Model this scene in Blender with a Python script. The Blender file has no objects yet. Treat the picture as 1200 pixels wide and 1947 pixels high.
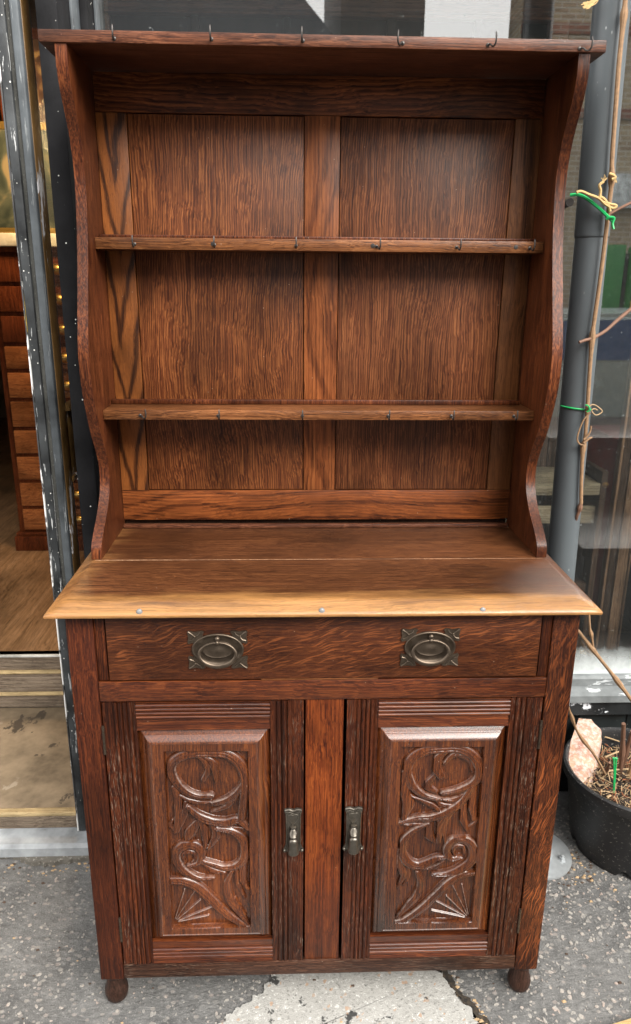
import bpy, bmesh, math, random
import numpy as np
from mathutils import Vector, Matrix, noise as mnoise
random.seed(7); RNG = np.random.default_rng(7)
S = bpy.context.scene; C = S.collection
PI = math.pi

# ------------------------------------------------------------------ camera
CAM = (-0.0661, -1.235, 1.5365); PITCH, YAW, ROLL, F = -0.298, 0.0368, 0.0084, 1407.2
cp, sp, cy_, sy_ = math.cos(PITCH), math.sin(PITCH), math.cos(YAW), math.sin(YAW)
fw = np.array([sy_*cp, cy_*cp, sp]); rt0 = np.array([cy_, -sy_, 0.]); up0 = np.cross(rt0, fw)
rt = rt0*math.cos(ROLL)+up0*math.sin(ROLL); up = -rt0*math.sin(ROLL)+up0*math.cos(ROLL)
camd = bpy.data.cameras.new('camera'); cam = bpy.data.objects.new('camera', camd); C.objects.link(cam)
cam.matrix_world = Matrix(((rt[0], up[0], -fw[0], CAM[0]), (rt[1], up[1], -fw[1], CAM[1]), (rt[2], up[2], -fw[2], CAM[2]), (0, 0, 0, 1)))
camd.sensor_fit = 'VERTICAL'; camd.sensor_height = 24; camd.lens = 24*F/1947
camd.clip_start = .05; camd.clip_end = 600
camd.dof.use_dof = True; camd.dof.focus_distance = 1.6; camd.dof.aperture_fstop = 4.5
S.camera = cam
def ray(u, v):
    d = fw+rt*(u-600)/F+up*(973.5-v)/F
    return np.array(CAM), d
def pl(u, v, ax, val):                      # photo pixel -> point on the plane axis=val
    o, d = ray(u, v); return o+d*(val-o[ax])/d[ax]

# ------------------------------------------------------------------ sky, sun, exposure
SUN_EL, SUN_AZ = 38, 35                     # degrees; azimuth measured from -Y (street) towards +X
sd = Vector((math.sin(math.radians(SUN_AZ))*math.cos(math.radians(SUN_EL)), -math.cos(math.radians(SUN_AZ))*math.cos(math.radians(SUN_EL)), math.sin(math.radians(SUN_EL))))
w = bpy.data.worlds.new('World'); S.world = w; w.use_nodes = True
nt = w.node_tree; nt.nodes.clear()
wo = nt.nodes.new('ShaderNodeOutputWorld'); bg = nt.nodes.new('ShaderNodeBackground')
sk = nt.nodes.new('ShaderNodeTexSky'); sk.sky_type = 'NISHITA'; sk.sun_disc = False
sk.sun_elevation = math.radians(SUN_EL); sk.sun_rotation = math.atan2(sd.x, sd.y); sk.dust_density = 2.5
tcw = nt.nodes.new('ShaderNodeTexCoord'); nzw = nt.nodes.new('ShaderNodeTexNoise'); nzw.inputs['Scale'].default_value = 3.0; nzw.inputs['Detail'].default_value = 6
crw = nt.nodes.new('ShaderNodeValToRGB'); crw.color_ramp.elements[0].position = .22; crw.color_ramp.elements[1].position = .42
mxw = nt.nodes.new('ShaderNodeMix'); mxw.data_type = 'RGBA'; mxw.inputs[7].default_value = (8.0, 7.85, 7.7, 1)
nt.links.new(tcw.outputs['Generated'], nzw.inputs['Vector']); nt.links.new(nzw.outputs['Fac'], crw.inputs['Fac'])
nt.links.new(crw.outputs['Color'], mxw.inputs[0]); nt.links.new(sk.outputs['Color'], mxw.inputs[6])
nt.links.new(mxw.outputs[2], bg.inputs['Color']); bg.inputs['Strength'].default_value = .10
nt.links.new(bg.outputs['Background'], wo.inputs['Surface'])
sl = bpy.data.lights.new('sun', 'SUN'); sl.energy = 2.6; sl.angle = math.radians(40); sl.color = (1, .96, .9)
so = bpy.data.objects.new('sun', sl); C.objects.link(so); so.rotation_euler = (-sd).to_track_quat('-Z', 'Y').to_euler(); so.location = (3, -4, 6)
S.view_settings.view_transform = 'Standard'; S.view_settings.look = 'None'; S.view_settings.gamma = 1
S.view_settings.use_curve_mapping = False; S.view_settings.exposure = 1.88
S.render.engine = 'CYCLES'; S.cycles.max_bounces = 8; S.cycles.transparent_max_bounces = 12

# ------------------------------------------------------------------ node helpers
class NT:
    def __init__(s, name):
        s.m = bpy.data.materials.new(name); s.m.use_nodes = True; s.t = s.m.node_tree; s.t.nodes.clear()
        s.out = s.t.nodes.new('ShaderNodeOutputMaterial')
    def n(s, typ, **kw):
        nd = s.t.nodes.new('ShaderNode'+typ)
        for k, v in kw.items(): setattr(nd, k, v)
        return nd
    def l(s, a, b): s.t.links.new(a, b)
    def set(s, sock, v):
        if hasattr(v, 'bl_idname') or isinstance(v, bpy.types.NodeSocket): s.l(v, sock)
        else: sock.default_value = v
    def math(s, op, a, b=0.5, c=None, clamp=False):
        nd = s.n('Math', operation=op, use_clamp=clamp); s.set(nd.inputs[0], a); s.set(nd.inputs[1], b)
        if c is not None: s.set(nd.inputs[2], c)
        return nd.outputs[0]
    def noise(s, vec, scale=1, detail=2, rough=.5, dist=0):
        nd = s.n('TexNoise'); s.l(vec, nd.inputs['Vector']); nd.inputs['Scale'].default_value = scale
        nd.inputs['Detail'].default_value = detail; nd.inputs['Roughness'].default_value = rough; nd.inputs['Distortion'].default_value = dist
        return nd.outputs['Fac']
    def ramp(s, fac, stops, interp='LINEAR'):
        nd = s.n('ValToRGB'); s.l(fac, nd.inputs['Fac']); cr = nd.color_ramp; cr.interpolation = interp
        while len(cr.elements) < len(stops): cr.elements.new(.5)
        for e, (p, c) in zip(cr.elements, stops):
            e.position = p; e.color = (c, c, c, 1) if isinstance(c, (int, float)) else (*c, 1)
        return nd.outputs['Color']
    def mix(s, fac, a, b, blend='MIX'):
        nd = s.n('Mix', data_type='RGBA', blend_type=blend); s.set(nd.inputs[0], fac)
        for i, v in ((6, a), (7, b)):
            if isinstance(v, tuple): nd.inputs[i].default_value = (*v[:3], 1)
            else: s.l(v, nd.inputs[i])
        return nd.outputs[2]
    def scale(s, vec, xyz):
        nd = s.n('VectorMath', operation='MULTIPLY'); s.l(vec, nd.inputs[0]); nd.inputs[1].default_value = xyz; return nd.outputs[0]
    def coords(s, seed=0, rnd=True):
        tc = s.n('TexCoord'); v = tc.outputs['Object']
        if rnd:
            oi = s.n('ObjectInfo'); nd = s.n('VectorMath', operation='MULTIPLY_ADD'); s.l(oi.outputs['Random'], nd.inputs[0])
            nd.inputs[1].default_value = (3.1, 5.3, 4.7); s.l(v, nd.inputs[2]); v = nd.outputs[0]
        nd = s.n('VectorMath', operation='ADD'); s.l(v, nd.inputs[0]); nd.inputs[1].default_value = (seed*1.37, seed*.73, seed*2.11)
        return nd.outputs[0]
    def bsdf(s, col, rough=.5, metal=0, bump=None, bstr=.3, bdist=.001, spec=.5, coat=0, coatr=.2):
        b = s.n('BsdfPrincipled')
        s.set(b.inputs['Base Color'], (*col, 1) if isinstance(col, tuple) else col); s.set(b.inputs['Roughness'], rough)
        b.inputs['Metallic'].default_value = metal; b.inputs['Specular IOR Level'].default_value = spec
        b.inputs['Coat Weight'].default_value = coat; b.inputs['Coat Roughness'].default_value = coatr
        if bump is not None:
            bn = s.n('Bump'); bn.inputs['Strength'].default_value = bstr; bn.inputs['Distance'].default_value = bdist
            s.l(bump, bn.inputs['Height']); s.l(bn.outputs['Normal'], b.inputs['Normal'])
        s.l(b.outputs['BSDF'], s.out.inputs['Surface']); return s.m

def wood(name, axis, dark, mid, light, freq=230, stretch=.05, warp=.02, wf=1.6, seed=0, ray=0, fig=0, figk=(18, 5), stain=.6, rough=.42,
         pores=.55, worn=None, dust=.0, rnd=True, bstr=.35, vee=None, edge_highlight=False, spec=.22, lines=None, coat=0, k_=1., hue=(1, 1, 1)):
    """oak: streaked early/late wood lines along `axis`, pores, broad stain, optional ray fleck or cathedral figure"""
    freq, stretch = freq*2.6, stretch*.55
    dark, mid, light = [tuple(x*q*h_ for x, h_ in zip(c, hue)) for c, q in ((dark, k_*.9), (mid, k_), (light, .5+.5*k_))]
    k = NT(name); P = k.coords(seed, rnd)
    sep = k.n('SeparateXYZ'); k.l(P, sep.inputs[0]); o = [sep.outputs[i] for i in range(3)]
    al = o[axis]; c1, c2 = {0: (o[2], o[1]), 1: (o[0], o[2]), 2: (o[0], o[1])}[axis]
    cq = k.math('MULTIPLY_ADD', c2, .7, c1)
    cb = k.n('CombineXYZ'); k.l(c1, cb.inputs[0]); k.l(c2, cb.inputs[1]); k.l(al, cb.inputs[2]); V = cb.outputs[0]
    wn = k.noise(k.scale(V, (wf*2.6, wf*2.6, wf)), 1, 3, .5)
    wv = k.math('MULTIPLY', k.math('SUBTRACT', wn, .5), warp*4)
    wn2 = k.noise(k.scale(V, (34, 34, 30)), 1, 2, .5)
    wv2 = k.math('MULTIPLY_ADD', k.math('SUBTRACT', wn2, .5), .0045, wv)
    cb2 = k.n('CombineXYZ'); k.l(k.math('ADD', c1, wv2), cb2.inputs[0]); k.l(k.math('ADD', c2, wv2), cb2.inputs[1]); k.l(al, cb2.inputs[2]); W = cb2.outputs[0]
    L1 = k.noise(k.scale(W, (freq*1.35, freq*1.35, freq*stretch*.62)), 1, 2, .55)
    L2 = k.noise(k.scale(W, (freq*.42, freq*.42, freq*stretch*.22)), 1, 2, .5)
    L = k.math('MULTIPLY_ADD', L2, .42, k.math('MULTIPLY', L1, .58))
    if lines:                              # continuous wavy growth lines, broken up by the streak noise
        sw = k.math('SINE', k.math('MULTIPLY_ADD', L1, 5.0, k.math('MULTIPLY', k.math('ADD', cq, wv2), 6.2832/lines)))
        L = k.math('ADD', k.math('MULTIPLY', L, .78), k.math('MULTIPLY_ADD', sw, .055, .11))
    B = k.noise(k.scale(W, (7, 7, 2.2)), 1, 4, .5)
    po = k.noise(k.scale(W, (freq*1.7, freq*1.7, freq*.05)), 1, 1, .5)
    col = k.ramp(L, [(.345, dark), (.48, mid), (.63, light)])
    if fig:
        fn = k.noise(k.scale(V, (3.2, 3.2, 1.1)), 1, 2, .45, .6)
        ph = k.math('MULTIPLY_ADD', fn, figk[0], k.math('MULTIPLY', cq, figk[1]))
        if vee is not None:                # chevron cathedral figure about x = vee
            vx = k.math('ABSOLUTE', k.math('SUBTRACT', k.math('ADD', c1, k.math('MULTIPLY', k.math('SUBTRACT', k.noise(k.scale(V, (6, 6, 5)), 1, 2), .5), .05)), vee))
            ph = k.math('ADD', k.math('MULTIPLY_ADD', al, 6.5, k.math('MULTIPLY', vx, -34)), k.math('MULTIPLY', fn, 5.5))
        sn = k.math('MULTIPLY_ADD', k.math('SINE', k.math('MULTIPLY', ph, 6.283)), .5, .5)
        sn = k.math('ADD', sn, k.math('MULTIPLY', k.math('SUBTRACT', L, .5), .8))
        fc = k.ramp(sn, [(.05, 0.), (.30, .75), (.62, 1.)])
        col = k.mix(fig, col, k.mix(fc, tuple(x*.55 for x in dark), k.mix(L, mid, tuple(x*1.15 for x in light))))
    if ray:
        ang = k.math('ADD', k.math('MULTIPLY', c1, .9), al); ang2 = k.math('SUBTRACT', c1, k.math('MULTIPLY', al, .28))
        cb3 = k.n('CombineXYZ'); rw = k.math('MULTIPLY', k.math('SUBTRACT', k.noise(k.scale(V, (14, 14, 9)), 1, 2), .5), .05)
        k.l(k.math('ADD', ang2, rw), cb3.inputs[0]); k.l(c2, cb3.inputs[1]); k.l(al, cb3.inputs[2])
        R = k.noise(k.scale(cb3.outputs[0], (330, 60, 24)), 1, 1, .4)
        rm = k.math('MULTIPLY', k.ramp(R, [(.56, 0.), (.66, 1.)]), k.ramp(k.noise(k.scale(V, (11, 11, 8)), 1, 2), [(.36, 0.), (.58, 1.)]))
        col = k.mix(k.math('MULTIPLY', rm, ray), col, tuple(min(1, x*1.65) for x in light))
    bs = k.ramp(B, [(.30, 1-stain*.75), (.5, .95), (.72, 1.22)])
    col = k.mix(1., col, bs, 'MULTIPLY')
    pat = k.noise(k.scale(V, (5.5, 5.5, 3.6)), 1, 5, .62)              # uneven old patina
    col = k.mix(1., col, k.ramp(pat, [(.34, .55), (.48, .95), (.66, 1.22)]), 'MULTIPLY')
    pm = k.ramp(po, [(.30, 1-pores*.8), (.44, 1.)])
    col = k.mix(1., col, pm, 'MULTIPLY')
    tc = k.n('TexCoord'); G = tc.outputs['Object']
    gsep = k.n('SeparateXYZ'); k.l(G, gsep.inputs[0])
    if worn:                               # worn pale strip: (axis, from, to, colour)
        for ax, a, b, wc in worn:
            mr = k.n('MapRange'); mr.interpolation_type = 'SMOOTHSTEP'
            nz = k.math('MULTIPLY', k.math('SUBTRACT', k.noise(k.scale(G, (6, 34, 34)), 1, 4, .6), .5), abs(b-a)*1.5)
            k.l(k.math('ADD', gsep.outputs[ax], nz), mr.inputs[0]); mr.inputs[1].default_value = a; mr.inputs[2].default_value = b
            wl = k.mix(1., k.ramp(L, [(.3, tuple(x*.45 for x in wc)), (.5, wc), (.7, tuple(min(1, x*1.3) for x in wc))]), pm, 'MULTIPLY')
            col = k.mix(mr.outputs[0], col, wl)
    if dust:
        dn = k.math('MULTIPLY', k.ramp(k.noise(k.scale(W, (freq*.8, freq*.8, freq*.05)), 1, 2, .6), [(.58, 0.), (.70, 1.)]), k.ramp(k.noise(k.scale(G, (9, 9, 5)), 1, 3), [(.42, 0.), (.62, 1.)]))
        col = k.mix(k.math('MULTIPLY', dn, dust), col, (.26, .20, .15))
    if edge_highlight:  # pale highlight lines painted into the colour along carved edges
        at = k.n('Attribute'); at.attribute_name = 'edge_highlight'
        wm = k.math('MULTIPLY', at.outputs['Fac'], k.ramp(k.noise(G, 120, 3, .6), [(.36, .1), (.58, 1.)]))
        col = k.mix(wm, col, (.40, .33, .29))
    sc = k.n('TexVoronoi'); k.l(k.scale(G, (55, 55, 55)), sc.inputs['Vector']); sc.inputs['Scale'].default_value = 1     # nicks and specks
    spk = k.math('MULTIPLY', k.ramp(sc.outputs['Distance'], [(.035, 1.), (.06, 0.)]), k.ramp(k.noise(k.scale(G, (23, 23, 23)), 1, 1), [(.55, 0.), (.6, 1.)]))
    col = k.mix(k.math('MULTIPLY', spk, .55), col, (.40, .30, .22))
    ht = k.math('ADD', k.math('MULTIPLY', L, .6), k.math('MULTIPLY', k.ramp(po, [(.3, 0.), (.5, 1.)]), .5))
    rg = k.math('MULTIPLY_ADD', B, .22, rough-.11)
    return k.bsdf(col, rg, 0, ht, bstr, .0007, spec, coat, .32)

M = {}
D, MI, LI = (.022, .0068, .0035), (.062, .0190, .0076), (.150, .0560, .0195)
M['panel_l'] = wood('oak_panel', 2, (.032, .0086, .0040), (.084, .0238, .0085), (.205, .072, .0230), freq=170, stretch=.05, warp=.030, seed=1, stain=.45, pores=.45, lines=.0054, hue=(1.0, .98, .92))
M['panel_r'] = wood('oak_panel_right', 2, (.032, .0094, .0048), (.078, .0238, .0098), (.180, .067, .0255), freq=170, stretch=.05, warp=.026, seed=5.3, stain=.45, pores=.45, lines=.0054, hue=(1.0, .98, .92))
M['flame'] = wood('oak_flame', 2, (.040, .0115, .0045), (.120, .036, .0090), (.225, .075, .018), freq=240, warp=.02, seed=0, fig=.85, figk=(6.5, 5), stain=.35, vee=-.425, rnd=False)
M['stile'] = wood('oak_stile', 2, (.040, .012, .005), (.125, .042, .014), (.215, .086, .029), freq=120, stretch=.018, warp=.02, seed=3, stain=.3, fig=.35, figk=(7, 14), lines=.009, hue=(1.05, .86, .75))
M['stile_r'] = wood('oak_stile_brown', 2, (.030, .011, .005), (.085, .033, .012), (.15, .064, .024), freq=150, stretch=.02, warp=.02, seed=3.7, stain=.4, fig=.55, figk=(5, 10), hue=(1.0, .9, .8))
M['rail_top'] = wood('oak_rail', 0, D, (.078, .0255, .0092), (.175, .066, .021), freq=150, stretch=.04, warp=.03, seed=4, stain=.5, lines=.009, hue=(1.08, .88, .8))
M['rail_bot'] = wood('oak_rail_bottom', 0, (.026, .008, .004), (.125, .038, .011), (.23, .082, .023), freq=150, stretch=.03, warp=.03, seed=4.6, stain=.3, fig=.4, figk=(9, 30), lines=.009, hue=(1.05, .88, .8))
M['side'] = wood('oak_side', 2, (.020, .006, .0033), (.064, .0185, .0076), (.145, .050, .018), freq=190, warp=.02, seed=6, stain=.5, rough=.38, k_=0.82, coat=.0, hue=(1.08, .92, .8))
M['shelf'] = wood('oak_shelf', 0, (.034, .012, .006), (.12, .048, .019), (.22, .10, .042), freq=260, stretch=.05, warp=.02, seed=7, stain=.4, rough=.36, k_=.85, hue=(1.02, .9, .78))
M['top'] = wood('oak_cornice', 0, (.028, .0095, .006), (.085, .033, .018), (.17, .075, .042), freq=260, stretch=.05, warp=.02, seed=8, stain=.4, k_=0.8, coat=.0, hue=(1.05, .9, .8))
M['worktop'] = wood('oak_worktop', 0, (.016, .0062, .0034), (.058, .0215, .0090), (.120, .050, .0200), freq=299, stretch=.03, warp=.02, seed=9, stain=.45, rough=.34, pores=.4, spec=.5,
                    worn=[(1, .050, -.026, (.27, .130, .042)), (0, -.42, -.53, (.27, .125, .042)), (0, .49, .55, (.26, .14, .06))], rnd=False, k_=0.84, coat=.06, hue=(1.06, .94, .8))
M['red'] = wood('oak_red', 2, (.020, .0055, .0036), (.060, .0140, .0068), (.145, .040, .0135), freq=299, stretch=.035, warp=.02, seed=10, stain=.6, rough=.40, dust=.15, k_=0.5, coat=.0, hue=(1.08, 1.0, .78))
M['red_h'] = wood('oak_red_cross', 0, (.024, .0065, .004), (.080, .0190, .0085), (.165, .048, .0165), freq=299, stretch=.035, warp=.02, seed=11, stain=.5, rough=.34, k_=0.6, coat=0.35, hue=(1.08, 1.0, .78))
M['orange'] = wood('oak_orange', 2, (.036, .008, .004), (.125, .028, .0072), (.22, .060, .014), freq=200, stretch=.03, warp=.015, seed=12, stain=.35, rough=.4, k_=0.88, coat=.0, hue=(1.05, .92, .8))
M['drawer'] = wood('oak_drawer', 0, (.026, .0085, .005), (.074, .0200, .0092), (.135, .043, .0165), freq=429, stretch=.06, warp=.02, seed=13, stain=.4, ray=.85, rough=.42, k_=0.66, coat=.0, hue=(1.08, 1.02, .8))
M['post_r'] = wood('oak_ray_post', 2, (.016, .0052, .0034), (.038, .0102, .0056), (.125, .036, .0125), freq=338, stretch=.04, warp=.03, seed=14.3, stain=.5, ray=.95, rough=.42, k_=0.72, coat=.0, hue=(1.08, 1.0, .78))
M['post_l'] = wood('oak_post', 2, (.017, .0050, .0035), (.050, .0115, .0060), (.115, .030, .0112), freq=390, stretch=.03, warp=.015, seed=15, stain=.6, rough=.42, k_=0.72, coat=.0, hue=(1.08, 1.0, .78))
M['carve'] = wood('oak_carved', 2, (.030, .0082, .0042), (.076, .0195, .0072), (.165, .050, .0135), freq=330, stretch=.05, warp=.02, seed=16, stain=.6, rough=.27, dust=.0, pores=.25, edge_highlight=True, spec=.6, bstr=.12, k_=0.68, coat=.16, hue=(1.1, 1.0, .76))
M['fluted'] = wood('oak_fluted', 2, (.020, .006, .004), (.060, .0150, .0075), (.130, .037, .0145), freq=338, stretch=.02, warp=.01, seed=17, stain=.65, rough=.42, dust=.5, k_=0.46, coat=.0, hue=(1.10, .97, .75))
M['apron'] = wood('oak_apron', 0, (.018, .0075, .005), (.046, .0180, .0105), (.10, .045, .026), freq=312, stretch=.04, warp=.02, seed=18, stain=.6, dust=.35, k_=0.6, coat=.0)
M['foot'] = wood('oak_foot', 2, (.012, .006, .004), (.026, .012, .008), (.055, .026, .017), seed=18.5, stain=.5, dust=.3)
M['dark_in'] = wood('dark_carcass', 2, (.010, .005, .003), (.02, .009, .005), (.035, .016, .009), seed=19)
M['chest'] = wood('mahogany', 0, (.15, .045, .014), (.27, .088, .027), (.37, .14, .048), freq=120, stretch=.03, warp=.05, seed=20, stain=.35, rough=.35)
M['chest_d'] = wood('mahogany_carcass', 2, (.05, .012, .005), (.11, .026, .009), (.17, .045, .014), freq=120, stretch=.03, seed=21, stain=.35, rough=.4)
M['ward'] = wood('dark_walnut', 0, (.08, .036, .021), (.18, .08, .046), (.28, .13, .078), freq=160, stretch=.02, seed=22, stain=.4, rough=.35)
M['ward_panel'] = wood('black_walnut', 2, (.006, .0035, .0025), (.014, .008, .005), (.028, .015, .009), freq=160, stretch=.02, seed=22.6, stain=.4, rough=.35)
M['oldpost'] = wood('worn_brown_post', 2, (.08, .042, .025), (.24, .13, .075), (.36, .22, .13), freq=140, stretch=.03, seed=23, stain=.5, dust=.3)
M['greyshelf'] = wood('weathered_shelf', 0, (.10, .075, .05), (.24, .185, .12), (.36, .29, .20), freq=160, stretch=.04, seed=24, stain=.4, rough=.6)
M['brownboard'] = wood('brown_boards', 2, (.02, .011, .007), (.06, .033, .021), (.11, .063, .04), freq=120, stretch=.02, seed=25, stain=.4)
M['deck'] = wood('grey_decking', 0, (.085, .062, .045), (.17, .13, .095), (.26, .205, .15), freq=200, stretch=.03, seed=27, stain=.5, rough=.7)
M['nosing'] = wood('pale_nosing', 0, (.34, .24, .12), (.50, .37, .19), (.60, .46, .26), freq=200, stretch=.03, seed=28, stain=.3, rough=.6)
M['floor'] = wood('floor_boards', 1, (.12, .065, .03), (.19, .105, .05), (.25, .145, .075), freq=70, stretch=.03, seed=29, stain=.5, rough=.4)
M['palewood'] = wood('pale_board', 0, (.30, .19, .08), (.45, .30, .13), (.55, .39, .2), freq=160, stretch=.04, seed=30, stain=.2)

def paint(name, base, chips, amt=.62, sc=30, stretch=(1, 1, .35), rough=.45, fade=None, specks=.0, amt2=None, chips2=None, grime=.5, spec=.25):
    k = NT(name); P = k.coords(len(M), True)
    n1 = k.noise(k.scale(P, (sc*stretch[0], sc*stretch[1], sc*stretch[2])), 1, 6, .65)
    n2 = k.noise(P, 9, 4, .6)
    col = k.mix(k.ramp(n2, [(.3, 0.), (.7, 1.)]), tuple(x*(1-grime) for x in base), tuple(min(1, x*(1+grime)) for x in base))
    m = k.ramp(n1, [(amt, 0.), (amt+.02, 1.)])
    col = k.mix(m, col, chips)
    if chips2:
        n4 = k.noise(k.scale(P, (sc*.8*stretch[0], sc*.8*stretch[1], sc*.5*stretch[2])), 1, 5, .6)
        col = k.mix(k.ramp(n4, [(amt2, 0.), (amt2+.02, 1.)]), col, chips2)
    if specks:
        v = k.n('TexVoronoi'); k.l(k.scale(P, (75, 75, 75)), v.inputs['Vector']); v.inputs['Scale'].default_value = 1
        sm = k.math('MULTIPLY', k.ramp(v.outputs['Distance'], [(.10, 1.), (.14, 0.)]), k.ramp(k.noise(P, 40, 1), [(.60-specks, 0.), (.64-specks, 1.)]))
        col = k.mix(sm, col, (.7, .7, .66))
    h = k.math('ADD', k.math('MULTIPLY', m, -.6), k.math('MULTIPLY', k.noise(P, 160, 3, .6), .5))
    return k.bsdf(col, k.math('MULTIPLY_ADD', n2, .3, rough-.12), 0, h, .6, .0012, spec)
M['black_paint'] = paint('black_paint', (.012, .012, .013), (.62, .62, .58), .80, 26, specks=.01, rough=.62, spec=.07)
M['jamb_paint'] = paint('worn_black_paint', (.035, .038, .040), (.45, .46, .46), .60, 90, (1, 1, .12), rough=.5, specks=.1, grime=.8)
M['jamb_edge'] = paint('flaked_edge_paint', (.06, .06, .06), (.78, .78, .76), .50, 40, (1, 1, .2), amt2=.66, chips2=(.62, .44, .10))
M['jamb_grey'] = paint('grey_edge_paint', (.060, .068, .074), (.22, .235, .24), .60, 110, (1, 1, .06), rough=.5, grime=.6)
M['felt'] = paint('grey_pile', (.055, .055, .05), (.16, .16, .15), .60, 300, (1, 1, .5), rough=.9)
M['brown_paint'] = paint('brown_gloss_paint', (.105, .058, .020), (.55, .55, .57), .60, 13, (1, 1, .3), rough=.3)
M['sill_paint'] = paint('peeling_sill_paint', (.016, .018, .019), (.60, .63, .66), .565, 11, (.8, .8, 1), amt2=.70, chips2=(.02, .10, .14), rough=.5)
M['sill_grey'] = paint('grey_sill', (.13, .14, .142), (.45, .47, .48), .57, 30, (.3, 1, 1), rough=.55)
M['tile'] = paint('black_tile', (.012, .014, .014), (.10, .11, .10), .66, 60, (1, 1, 1), rough=.35)
M['ply'] = paint('dirty_plywood', (.21, .160, .105), (.075, .058, .042), .60, 8, (1, .6, 1), amt2=.62, chips2=(.30, .245, .18), rough=.75, grime=.45)
M['threshold'] = paint('zinc_threshold', (.27, .285, .295), (.12, .12, .12), .66, 40, (.5, 1, 1), rough=.45)
M['white'] = paint('off_white_paint', (.58, .58, .55), (.35, .34, .31), .7, 10)
M['fascia'] = paint('pale_blue_fascia', (.55, .60, .62), (.4, .42, .44), .7, 4)
M['cream'] = paint('cream_cloth', (.62, .58, .47), (.45, .40, .30), .65, 12)
M['plaster'] = paint('brown_plaster', (.11, .085, .06), (.06, .045, .03), .6, 3)
M['ceil'] = paint('ceiling_paint', (.35, .31, .25), (.3, .25, .2), .65, 3)
M['crimson'] = paint('crimson_lacquer', (.11, .012, .012), (.05, .008, .008), .65, 8, rough=.3)
M['navy'] = paint('navy_fabric', (.015, .018, .04), (.03, .03, .05), .6, 10, rough=.8)
M['darkstuff'] = paint('dark_fabric', (.018, .016, .016), (.04, .036, .034), .6, 8, rough=.7)

def plain(name, col, rough=.5, metal=0, var=.25, sc=30, bstr=.2):
    k = NT(name); P = k.coords(len(M), True); n = k.noise(P, sc, 5, .6)
    c = k.mix(n, tuple(x*(1-var) for x in col), tuple(min(1, x*(1+var)) for x in col))
    return k.bsdf(c, k.math('MULTIPLY_ADD', n, .2, rough-.1), metal, k.noise(P, sc*5, 3), bstr, .0006)
M['bronze'] = plain('oxidised_bronze', (.100, .076, .056), .40, .88, .5, 60)
M['pewter'] = plain('dark_pewter', (.135, .120, .100), .36, .9, .5, 90)
M['iron'] = plain('dark_iron', (.055, .050, .047), .42, .8, .4, 200)
M['stud'] = plain('steel_stud', (.17, .17, .17), .5, .2, .3, 200)
M['brass'] = plain('aged_brass', (.42, .25, .07), .3, .95, .4, 60)
M['zinc'] = plain('galvanised_zinc', (.36, .38, .39), .45, .55, .3, 40)
M['green'] = plain('green_nylon', (.01, .32, .085), .35, 0, .2, 50)
M['twine'] = plain('jute_twine', (.46, .31, .13), .85, 0, .4, 300, .6)
M['vine'] = plain('dry_vine_bark', (.22, .128, .064), .75, 0, .65, 110, 1.)
M['vine_dark'] = plain('brown_twig_bark', (.15, .075, .045), .7, 0, .45, 70, .7)
M['soil'] = plain('dark_soil', (.022, .015, .010), .95, 0, .6, 90, 1)
M['chip1'] = plain('pale_bark_chip', (.34, .235, .13), .85, 0, .4, 60, .6)
M['chip2'] = plain('red_bark_chip', (.22, .075, .028), .8, 0, .4, 60, .6)
M['chip3'] = plain('dark_bark_chip', (.055, .034, .022), .85, 0, .4, 60, .6)
M['gold'] = plain('gilded_frame', (.50, .33, .10), .35, .8, .4, 30)
M['tyre'] = plain('tyre_rubber', (.02, .02, .02), .8)
M['carpaint'] = plain('silver_car_paint', (.36, .42, .43), .25, .3, .05, 5, 0)
M['carglass'] = plain('painted_sky_glass', (.05, .10, .24), .08, 0, .1, 5, 0)  # blue of the mirrored sky put into the base colour
M['rubber'] = plain('black_plastic_trim', (.02, .02, .022), .6)
M['greenboard'] = plain('green_board', (.03, .21, .05), .5, 0, .25, 4, 0)
M['whiteprint'] = plain('white_print', (.75, .78, .75), .5, 0, .05, 4, 0)
M['slate'] = plain('roof_slate', (.06, .065, .075), .6, 0, .3, 6)
M['darkfacade'] = plain('dark_render', (.028, .026, .025), .7, 0, .3, 2)
k = NT('black_pipe_paint'); P = k.coords(2); n = k.noise(P, 6, 3)
v = k.n('TexVoronoi'); k.l(k.scale(P, (60, 60, 30)), v.inputs['Vector']); v.inputs['Scale'].default_value = 1
spk = k.math('MULTIPLY', k.ramp(v.outputs['Distance'], [(.05, 1.), (.12, 0.)]), k.ramp(k.noise(P, 14, 2), [(.56, 0.), (.62, 1.)]))
M['pipe'] = k.bsdf(k.mix(k.math('MULTIPLY', spk, .7), k.mix(n, (.058, .068, .074), (.088, .101, .108)), (.42, .44, .44)), .40, 0, k.noise(P, 900, 2), .35, .0004)
k = NT('black_pot_plastic'); P = k.coords(4); n = k.noise(P, 9, 5, .6)
sp1 = k.ramp(k.noise(P, 120, 3, .7), [(.61, 0.), (.67, 1.)]); dz = k.ramp(n, [(.5, 0.), (.75, .5)])
M['pot'] = k.bsdf(k.mix(k.math('MULTIPLY', sp1, .5), k.mix(k.math('MULTIPLY', dz, .5), (.011, .011, .012), (.05, .048, .042)), (.33, .31, .27)), .45, 0, n, .2, .002)
k = NT('pink_stone'); P = k.coords(5); n = k.noise(P, 28, 6, .65, .5); n2 = k.noise(P, 90, 4, .7)
M['stone'] = k.bsdf(k.mix(k.ramp(n2, [(.45, 0.), (.6, .8)]), k.mix(k.ramp(n, [(.35, 0.), (.62, 1.)]), (.34, .165, .125), (.46, .29, .19)), (.52, .44, .39)), .75, 0, n2, .8, .004)
k = NT('painting'); P = k.coords(6); n = k.noise(k.scale(P, (6, 1, 5)), 1, 4, .5, 1.2)
M['art'] = k.bsdf(k.ramp(n, [(.35, (.02, .028, .022)), (.5, (.06, .07, .05)), (.62, (.20, .16, .09))]), .4)
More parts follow.
